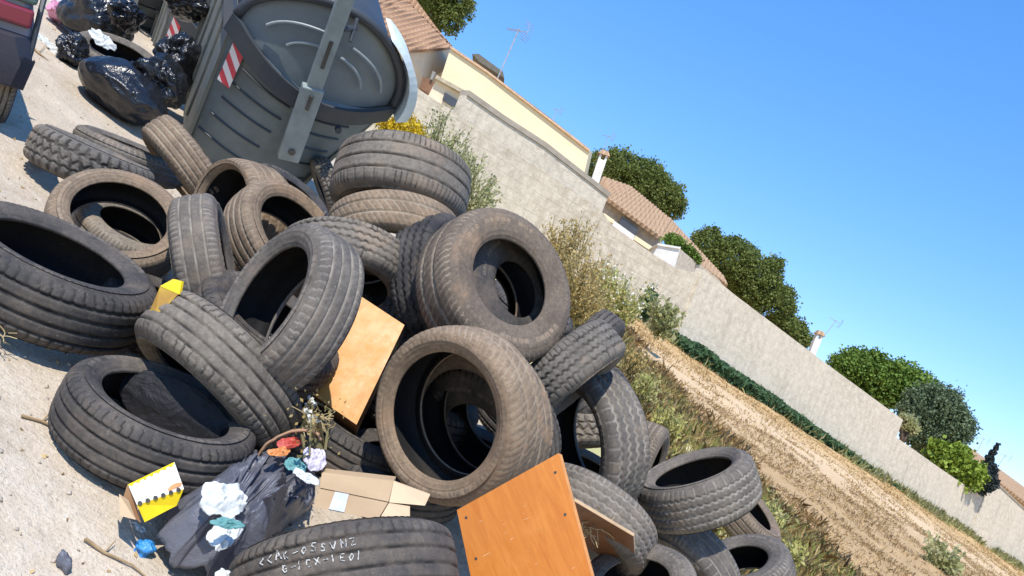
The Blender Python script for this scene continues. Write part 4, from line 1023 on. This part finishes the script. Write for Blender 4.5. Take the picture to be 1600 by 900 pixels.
sheet('paper', 'white tissue on the ground below the yellow box', 'tissue', 212, 830, 2.42, 20, 14, 10, PAPW, 24)
crumple('plastic_bag', 'small blue crumpled plastic below the white tissue', 'plastic bag', 225, 857, 2.36, 19, 15, .03, -10, BLUE, 25, .5, 4)
sheet('paper', 'pale scrap at the bottom edge under the open grey bag', 'paper', 352, 900, 2.2, 16, 14, 20, PAPW, 26)
crumple('rag', 'black scrap of rag on the ground at the bottom left', 'rag', 101, 880, 2.15, 11, 20, .012, -12, BAGG, 27, .4, 4)
crumple('rag', 'dark flat scrap on the ground below the flat front tyre', 'scrap', 157, 740, 2.72, 19, 8, .008, 28, BAGG, 28, .4, 3)
sheet('wrapper', 'red food wrapper inside the wicker ring', 'wrapper', 452, 692, 2.75, 24, 10, -32, REDP, 29)
sheet('wrapper', 'orange food wrapper below the red wrapper', 'wrapper', 436, 706, 2.70, 20, 8, -30, ORNG, 30)
sheet('wrapper', 'pale lilac wrapper standing up right of the red wrapper', 'wrapper', 492, 715, 2.72, 18, 22, 15, LILP, 31)
sheet('wrapper', 'teal wrapper between red wrapper and open grey bag', 'wrapper', 462, 728, 2.66, 17, 14, 0, TEAL, 32)
sheet('paper', 'white packaging beside the cardboard end', 'paper', 478, 745, 2.62, 22, 10, 15, PAPW, 33)

# ---- cartons and boards
def paperboard(name, c1, c2, sc=6): return simple(name, c1, c2, sc, .85, 60, .25, .002, .2)
def woodmat(name, c1, c2, c3):
    k = NT(name); mp = k.n('ShaderNodeMapping'); mp.inputs['Scale'].default_value = (9, 1.1, 9); k.l(k.co, mp.inputs[0])
    g = k.noise(3.2, 8, .65, mp.outputs[0], 1.5); col = k.mix(k.ramp(g, .35, .65), c1, c2); col = k.mix(k.ramp(k.noise(5, 5), .5, .75, 0, .6), col, c3)
    mp2 = k.n('ShaderNodeMapping'); mp2.inputs['Scale'].default_value = (60, 4, 60); k.l(k.co, mp2.inputs[0])
    col = k.mix(k.ramp(k.noise(3, 4, .7, mp2.outputs[0]), .55, .75, 0, .35), col, tuple(v*.6 for v in c2))
    st = k.noise(2.4, 7, .75); col = k.mix(k.ramp(st, .56, .70, 0, .35), col, tuple(v*.55 for v in c2))
    mp3 = k.n('ShaderNodeMapping'); mp3.inputs['Scale'].default_value = (14, 90, 14); mp3.inputs['Rotation'].default_value = (0, 0, .6); k.l(k.co, mp3.inputs[0])
    col = k.mix(k.ramp(k.noise(1.6, 2, .5, mp3.outputs[0]), .70, .73, 0, .45), col, (.75, .55, .35))
    return k.done(col, k.ramp(st, .4, .7, .38, .7), k.bump(g, .12, .002), .4)
WOOD1 = woodmat('orange_veneer', (.60, .21, .035), (.50, .155, .022), (.66, .27, .06))
WOOD2 = woodmat('honey_veneer', (.58, .26, .045), (.50, .21, .035), (.62, .30, .07))
WEDGE = simple('raw_board_edge', (.70, .30, .09), (.55, .22, .06), 20, .8)
WDARK = woodmat('brown_board_back', (.20, .09, .035), (.15, .065, .025), (.24, .12, .06))
def board(label, tl, tr, bl, thick, mat, edge_mat, name='board', dents=()):
    A, B, D = P(*tl), P(*tr), P(*bl); X = (B-A); Y = (D-A); nz = X.cross(Y).normalized()
    if nz.dot(CAM-A) < 0: nz = -nz
    lx, ly = X.length, Y.length; X.normalize(); Yo = Y.normalized(); Zb = -nz
    fr = frame(A, X, (Yo-X*Yo.dot(X)).normalized(), Zb if X.cross((Yo-X*Yo.dot(X)).normalized()).dot(Zb) > 0 else X.cross((Yo-X*Yo.dot(X)).normalized()))
    t = thing(name, label, 'board', fr)
    q = [A, B, B+(D-A), D]
    inn = [A, B, B+(D-A), D]
    f = wobj('veneer', [p+nz*.0012 for p in q]+[p-nz*.0005 for p in q], BOXF, mat, t)
    hm = MB()
    for a_, b_ in dents:
        c0 = A+(B-A)*a_+(D-A)*b_+nz*.0022; X0 = (B-A).normalized(); Y0 = nz.cross(X0); hm.add([c0+(X0*cos(t_)+Y0*sin(t_))*.0045 for t_ in np.linspace(0, 2*pi, 10, endpoint=False)], [tuple(range(10))])
    if dents: hm.obj('screw_hole', dark, t, world=True)
    c = wobj('core', [p-nz*.0006 for p in q]+[p-nz*thick for p in q], BOXF, edge_mat, t)
    return t
board('big orange wooden board standing at the bottom centre', (714, 797, 2.72), (873, 708, 2.66), (783, 1128, 2.46), .030, WOOD1, WEDGE, dents=((.07, .06), (.93, .08), (.08, .27), (.92, .29)))
board('honey coloured board wedged between the big leaning tyre and the round middle tyre', (556, 458, 3.62), (632, 508, 3.58), (476, 608, 3.36), .10, WOOD2, WDARK)
board('thin dark brown board strip under the leaning grey tyre at lower right', (897, 783, 3.30), (990, 838, 3.34), (908, 850, 3.62), .012, WDARK, simple('pale_strip_edge', (.55, .38, .22)))
card = paperboard('cardboard', (.46, .33, .20), (.40, .28, .165)); card2 = paperboard('pale_cardboard', (.62, .46, .29), (.55, .40, .25))
cb = thing('cardboard_box', 'flattened brown cardboard box above the handwritten tyre', 'cardboard box', frame(P(570, 765, 2.7), img(1, .15), img(-.15, 1), VIEW))
wobj('panel', slab([P(503, 738, 2.72), P(615, 751, 2.75), P(607, 784, 2.68), P(500, 762, 2.66)], VIEW*.06), BOXF, card, cb)
wobj('panel', slab([P(499, 764, 2.655), P(606, 786, 2.675), P(590, 812, 2.60), P(490, 792, 2.60)], VIEW*.05), BOXF, card, cb)
wobj('flap', slab([P(615, 752, 2.745), P(672, 773, 2.78), P(664, 790, 2.72), P(608, 785, 2.68)], VIEW*.01), BOXF, card2, cb)
wobj('flap', slab([P(607, 787, 2.67), P(640, 792, 2.70), P(640, 815, 2.62), P(592, 812, 2.60)], VIEW*.01), BOXF, card2, cb)
wobj('tape', slab([P(524, 768, 2.645), P(545, 772, 2.65), P(538, 800, 2.60), P(514, 795, 2.60)], -VIEW*.003), BOXF, simple('pale_tape', (.55, .57, .62), (.45, .47, .52), 30, .3), cb)
# yellow and white carton
YEL = paperboard('yellow_card', (.82, .62, .02), (.78, .55, .02)); WCARD = paperboard('white_card', (.80, .79, .72), (.72, .71, .64)); CBK = paperboard('card_inside', (.30, .17, .08), (.22, .12, .06))
cr = thing('carton', 'yellow and white printed carton lying open on its side by the grey bag', 'carton', frame(P(240, 770, 2.380), img(.94, -.34), img(.34, .94), VIEW))
a0, a1, a2, a3 = P(200, 757, 2.399), P(272, 722, 2.456), P(287, 764, 2.380), P(214, 789, 2.323)
b2, b3 = P(276, 790, 2.380), P(226, 816, 2.332)
wobj('front_panel', slab([a0, a1, a2, a3], VIEW*.002), BOXF, WCARD, cr)
wobj('lower_panel', slab([a3, a2, b2, b3], VIEW*.002), BOXF, YEL, cr)
wobj('side_panel', slab([P(199, 757, 2.394), P(188, 792, 2.342), P(220, 817, 2.294), P(213, 789, 2.323)], VIEW*.002), BOXF, CBK, cr)
wobj('flap', slab([P(186, 772, 2.342), P(200, 782, 2.313), P(212, 812, 2.285), P(188, 806, 2.304)], VIEW*.002), BOXF, card2, cr)
mb = MB()
for i in range(7):   # saw teeth between yellow rim and white field
    q0, q1 = i/7, (i+1)/7; e0 = a0.lerp(a1, q0); e1 = a0.lerp(a1, q1); m_ = e0.lerp(e1, .5)+(a3-a0)*.16
    mb.add([e0-VIEW*.002, e1-VIEW*.002, m_-VIEW*.002], [(0, 1, 2)])
mb.obj('saw_tooth_print', YEL, cr, world=True)
mb = MB(); mb.add([p-VIEW*.0015 for p in (a0.lerp(a3, .0), a1.lerp(a2, .0), a1.lerp(a2, .06), a0.lerp(a3, .06))], [(0, 1, 2, 3)]); mb.obj('rim_print', YEL, cr, world=True)
mb = MB()
for i in range(6):
    c = a3.lerp(a2, .08+.165*i)-VIEW*.003; s_ = .0065
    X = (a2-a3).normalized(); Y = (b3-a3).normalized()
    mb.add([c+X*cos(a)*s_*.9-Y*(s_*.35)+Y*sin(a)*s_ for a in np.linspace(0, 2*pi, 12, endpoint=False)], [tuple(range(12))])
mb.obj('dot_print', dark, cr, world=True)
mb = MB(); c = a0.lerp(a2, .78)+(a1-a0)*.08-VIEW*.003
mb.add([c+(a1-a0).normalized()*cos(a)*.020+(a3-a0).normalized()*sin(a)*.011*(1+.3*sin(3*a)) for a in np.linspace(0, 2*pi, 14, endpoint=False)], [tuple(range(14))])
mb.obj('orange_print', paperboard('orange_ink', (.75, .32, .14), (.6, .22, .1)), cr, world=True)
# yellow plastic by the bald tyre
yp = simple('yellow_plastic', (.80, .60, .01), (.70, .48, .01), 10, .4)
yo = thing('plastic_crate_piece', 'yellow plastic piece stuck between the bald tyre and the big flat tyre', 'plastic piece', frame(P(262, 455, 2.95), img(.8, -.6), img(.6, .8), VIEW))
wobj('top', slab([P(250, 447, 2.88), P(270, 436, 2.92), P(284, 440, 2.90), P(280, 460, 2.84), P(256, 464, 2.9)][:4], VIEW*.02), BOXF, yp, yo)
wobj('side', slab([P(250, 448, 2.875), P(278, 460, 2.835), P(240, 502, 2.80), P(222, 514, 2.82)], VIEW*.02), BOXF, simple('brownish_yellow_plastic', (.50, .33, .03), (.36, .2, .04), 12, .5), yo)  # side in a darker, browner yellow than the top
# wicker ring with straw around the wrappers
wk = simple('wicker', (.42, .25, .15), (.28, .16, .09), 30, .9)
mb = MB(); c = P(452, 705, 2.78); ax_, ay_ = img(.9, -.42)*.105, img(.42, .9)*.055
for k_ in range(3):
    mb.tube([c+ax_*cos(a)*(1+.015*k_)+ay_*sin(a)-VIEW*.008*k_+Vector(rvec(1)[0])*.002 for a in np.linspace(pi*.95, pi*2.05, 26)], .0045, 6)
tag(mb.obj('basket', wk, world=True, smooth=True), 'brown wicker basket rim curved over the red wrapper', 'basket')
def straw_clump(label, px, py, d, r, n, mat, name='straw_clump', ln=.07, cat='straw'):
    mb = MB(); c = P(px, py, d)
    for _ in range(n):
        o = Vector(rvec(1)[0])*r*random.random()**.5; q = Vector(rvec(1)[0])*ln*random.uniform(.5, 1.4); m_ = o+q*.5+Vector(rvec(1)[0])*ln*.15
        mb.tube([c+o, c+m_, c+o+q], .0016, 4)
    return tag(mb.obj(name, mat, world=True), label, cat)
stc = simple('straw_stalk', (.50, .39, .20), (.36, .28, .14), 30, .9)
straw_clump('tangle of dry stalks between wicker basket and honey board', 494, 662, 2.85, .045, 50, stc, ln=.05)
straw_clump('dry stalks bundle at the foot of the brown board strip', 922, 822, 3.42, .05, 50, stc, ln=.05)
straw_clump('thin dry root tangle on bare ground left of the knobbly tyre', 50, 262, 4.6, .09, 60, stc, ln=.10)
straw_clump('dry twig tangle at the left edge below the big flat tyre', 4, 528, 2.7, .03, 12, stc, ln=.035)
weed('dried_flowers', 'pale dried flower bunch below the honey board', 'flowers', (498, 700), [(480, 640), (494, 655), (500, 668), (486, 628)], 2.84, 200, .008, WEEDB, 3, (WHITEF, 14, .012, .010), 12)
# twigs and pebbles on bare ground
twm = simple('dry_twig', (.36, .25, .13), (.24, .16, .085), 30, .9)
for lb, pts in (('dry forked twig on pale ground left of the flat front tyre', [(30, 655), (62, 664), (100, 682), (130, 698)]), ('long thin twig on the ground at the bottom left', [(128, 848), (160, 868), (200, 890), (230, 915)]), ('dark stick near the car wheel on pale ground', [(46, 76), (58, 86), (74, 98)])):
    mb = MB(); mb.tube([onG(x, y, .008) for x, y in pts], .005 if 'dark' not in lb else .012, 6, .002)
    q = onG(*pts[1], .01); mb.tube([q, q+(onG(pts[1][0]+12, pts[1][1]-12, .02)-q)], .003, 5, .001)
    tag(mb.obj('twig', twm, world=True), lb, 'twig')
pv = []; pf = []; bmt = bmesh.new(); bmesh.ops.create_icosphere(bmt, subdivisions=1, radius=1); tv = np.array([v.co[:] for v in bmt.verts]); tf = np.array([[v.index for v in f.verts] for f in bmt.faces]); bmt.free()
for i in range(2600):
    v = random.uniform(1.5, 3.6)**1.0 if random.random() < .6 else random.uniform(3, 9); u = random.uniform(-.62*v-.3, .2*v)
    if vergeline(u, v) > .3: continue
    s_ = .0022+.007*random.random()**4; o = np.array((u, v, gheight(u, v)+s_*.3))
    pf.append(tf+len(pv)*len(tv)); pv.append(tv*np.array((s_*random.uniform(.7, 1.4), s_*random.uniform(.7, 1.4), s_*.6))+RS.normal(size=tv.shape)*s_*.12+o)
tag(link('gravel', npmesh('gravel', np.concatenate(pv), np.concatenate(pf), simple('pebbles', (.50, .43, .34), (.33, .28, .22), 50, .9)), mw=GMW), 'small pebbles scattered on the bare ground', 'gravel', kind='stuff')
lp = []
for i in range(800):
    v = random.uniform(1.6, 8); u = random.uniform(-.6*v-.2, .1*v)
    lp.append((u, v, gheight(u, v)+.004))
tag(link('leaf_litter', leaf_mesh('leaf_litter', np.array(lp), .009, STRAW, 1.8, up=(1, 0, 0), upw=.3), mw=GMW), 'bits of dry leaf and straw on the bare ground', 'leaf litter', kind='stuff')
sheet('wrapper', 'small red scrap on bare ground above the big flat tyre', 'scrap', 51, 303, 4.1, 6, 8, 10, REDP, 35)

# ------------------------------------------------------------------ car at the top left
cp = simple('plum_bumper_plastic', (.030, .030, .040), (.045, .040, .045), 3, .5)
cbm = NT('silver_lilac_paint'); CP = cbm.done((.22, .21, .25), .3, None, .6)
rl = NT('red_tail_lens'); RL_ = rl.done((.20, .02, .035), .3, None, .7)
CUP = M @ upv(21, 9); CY = (P(-140, -330, 5)-CAM).normalized(); CY = (CY-CUP*CY.dot(CUP)).normalized(); CX = CY.cross(CUP).normalized()
cw = G(8, 220); CO = cw - CX*.08
car = thing('parked_car', 'rear corner of a silver lilac car with red tail light and dark bumper', 'car', frame(CO, CX, CY, CUP) @ Matrix.Scale(.74, 4))
def loft(sections, mat, name, parent, smooth=True):
    V = []; Fc = []; k = len(sections[0])
    for s_ in sections: V += s_
    for j in range(len(sections)-1):
        for i in range(k): Fc.append((j*k+i, j*k+(i+1) % k, (j+1)*k+(i+1) % k, (j+1)*k+i))
    Fc += [tuple(range(k))[::-1], tuple((len(sections)-1)*k+i for i in range(k))]
    o = link(name, mesh(name, V, Fc, mat, smooth), parent)
    b = o.modifiers.new('b', 'BEVEL'); b.width = .03; b.segments = 3; b.limit_method = 'ANGLE'; b.angle_limit = radians(35); return o
# x: right edge of the car is x=+.12 ; car extends to x=-1.6, y from 0 (rear) to 4
def sec(y, x0, x1, zs0, zs1, ins=.12): return [(x0+ins*.4, y, zs0), (x1-ins*.4, y, zs0), (x1, y, zs0+.2), (x1-.01, y, (zs0+zs1)/2), (x1-ins, y, zs1), (x0+ins, y, zs1), (x0+.01, y, (zs0+zs1)/2), (x0, y, zs0+.2)]
loft([sec(.06, -1.52, .10, .44, 1.02), sec(.14, -1.58, .14, .32, 1.06), sec(1.0, -1.60, .15, .28, 1.06), sec(3.0, -1.60, .15, .28, 1.0), sec(3.9, -1.5, .05, .35, .85)], CP, 'body', car)
loft([sec(.35, -1.42, -.02, 1.0, 1.1, .1), sec(.8, -1.38, -.08, 1.0, 1.45, .12), sec(2.2, -1.38, -.08, 1.0, 1.48, .12), sec(3.0, -1.42, -.02, .98, 1.02, .1)], simple('car_glass', (.03, .035, .04), (.02, .02, .03), 2, .08, bstr=.01, spec=.8), 'cabin', car)
loft([sec(-.04, -1.50, .08, .36, .66, .08), sec(.05, -1.58, .16, .34, .68, .06), sec(.20, -1.60, .17, .34, .68, .06)], cp, 'bumper', car)
mb = MB(); mb.box((-.06, .06, .79), (.14, .055, .06)); mb.obj('tail_light', RL_, car, bevel=.02)
mb = MB(); mb.box((-.02, .055, .93), (.10, .05, .05)); mb.obj('tail_light', simple('smoked_lens', (.10, .16, .14), (.06, .1, .09), 3, .2), car, bevel=.02)
mb = MB(); mb.tube([(.115, .05, .36), (.12, .06, .62), (.115, .08, .85), (.13, .2, 1.05)], .018, 6); mb.obj('trim_strip', bin_d, car)
for (x, y) in ((.03, .46), (.03, 3.1), (-1.45, .62), (-1.45, 3.1)):
    tr, sd, li = tyre_meshes('ribs', .66, .19, 'dust')
    wh = bpy.data.objects.new('wheel', None); COL.objects.link(wh); wh.parent = car
    wh.matrix_local = Matrix.Translation((x, y, .30)) @ Matrix(((0, 0, 1), (0, 1, 0), (-1, 0, 0))).to_4x4()
    for nm, me in (('tread', tr), ('sidewall', sd[0]), ('sidewall', sd[1])): link(nm, me, wh)
    rm = MB(); rm.tube([(0, 0, -.07), (0, 0, .07)], .195, 24)
    for a in range(5): rm.box((.1*cos(a*1.257), .1*sin(a*1.257), .075), (.05, .02, .01), Matrix.Rotation(0, 4, 'Z'))
    rm.obj('rim', met, wh)
print('OBJECTS', len(bpy.data.objects))
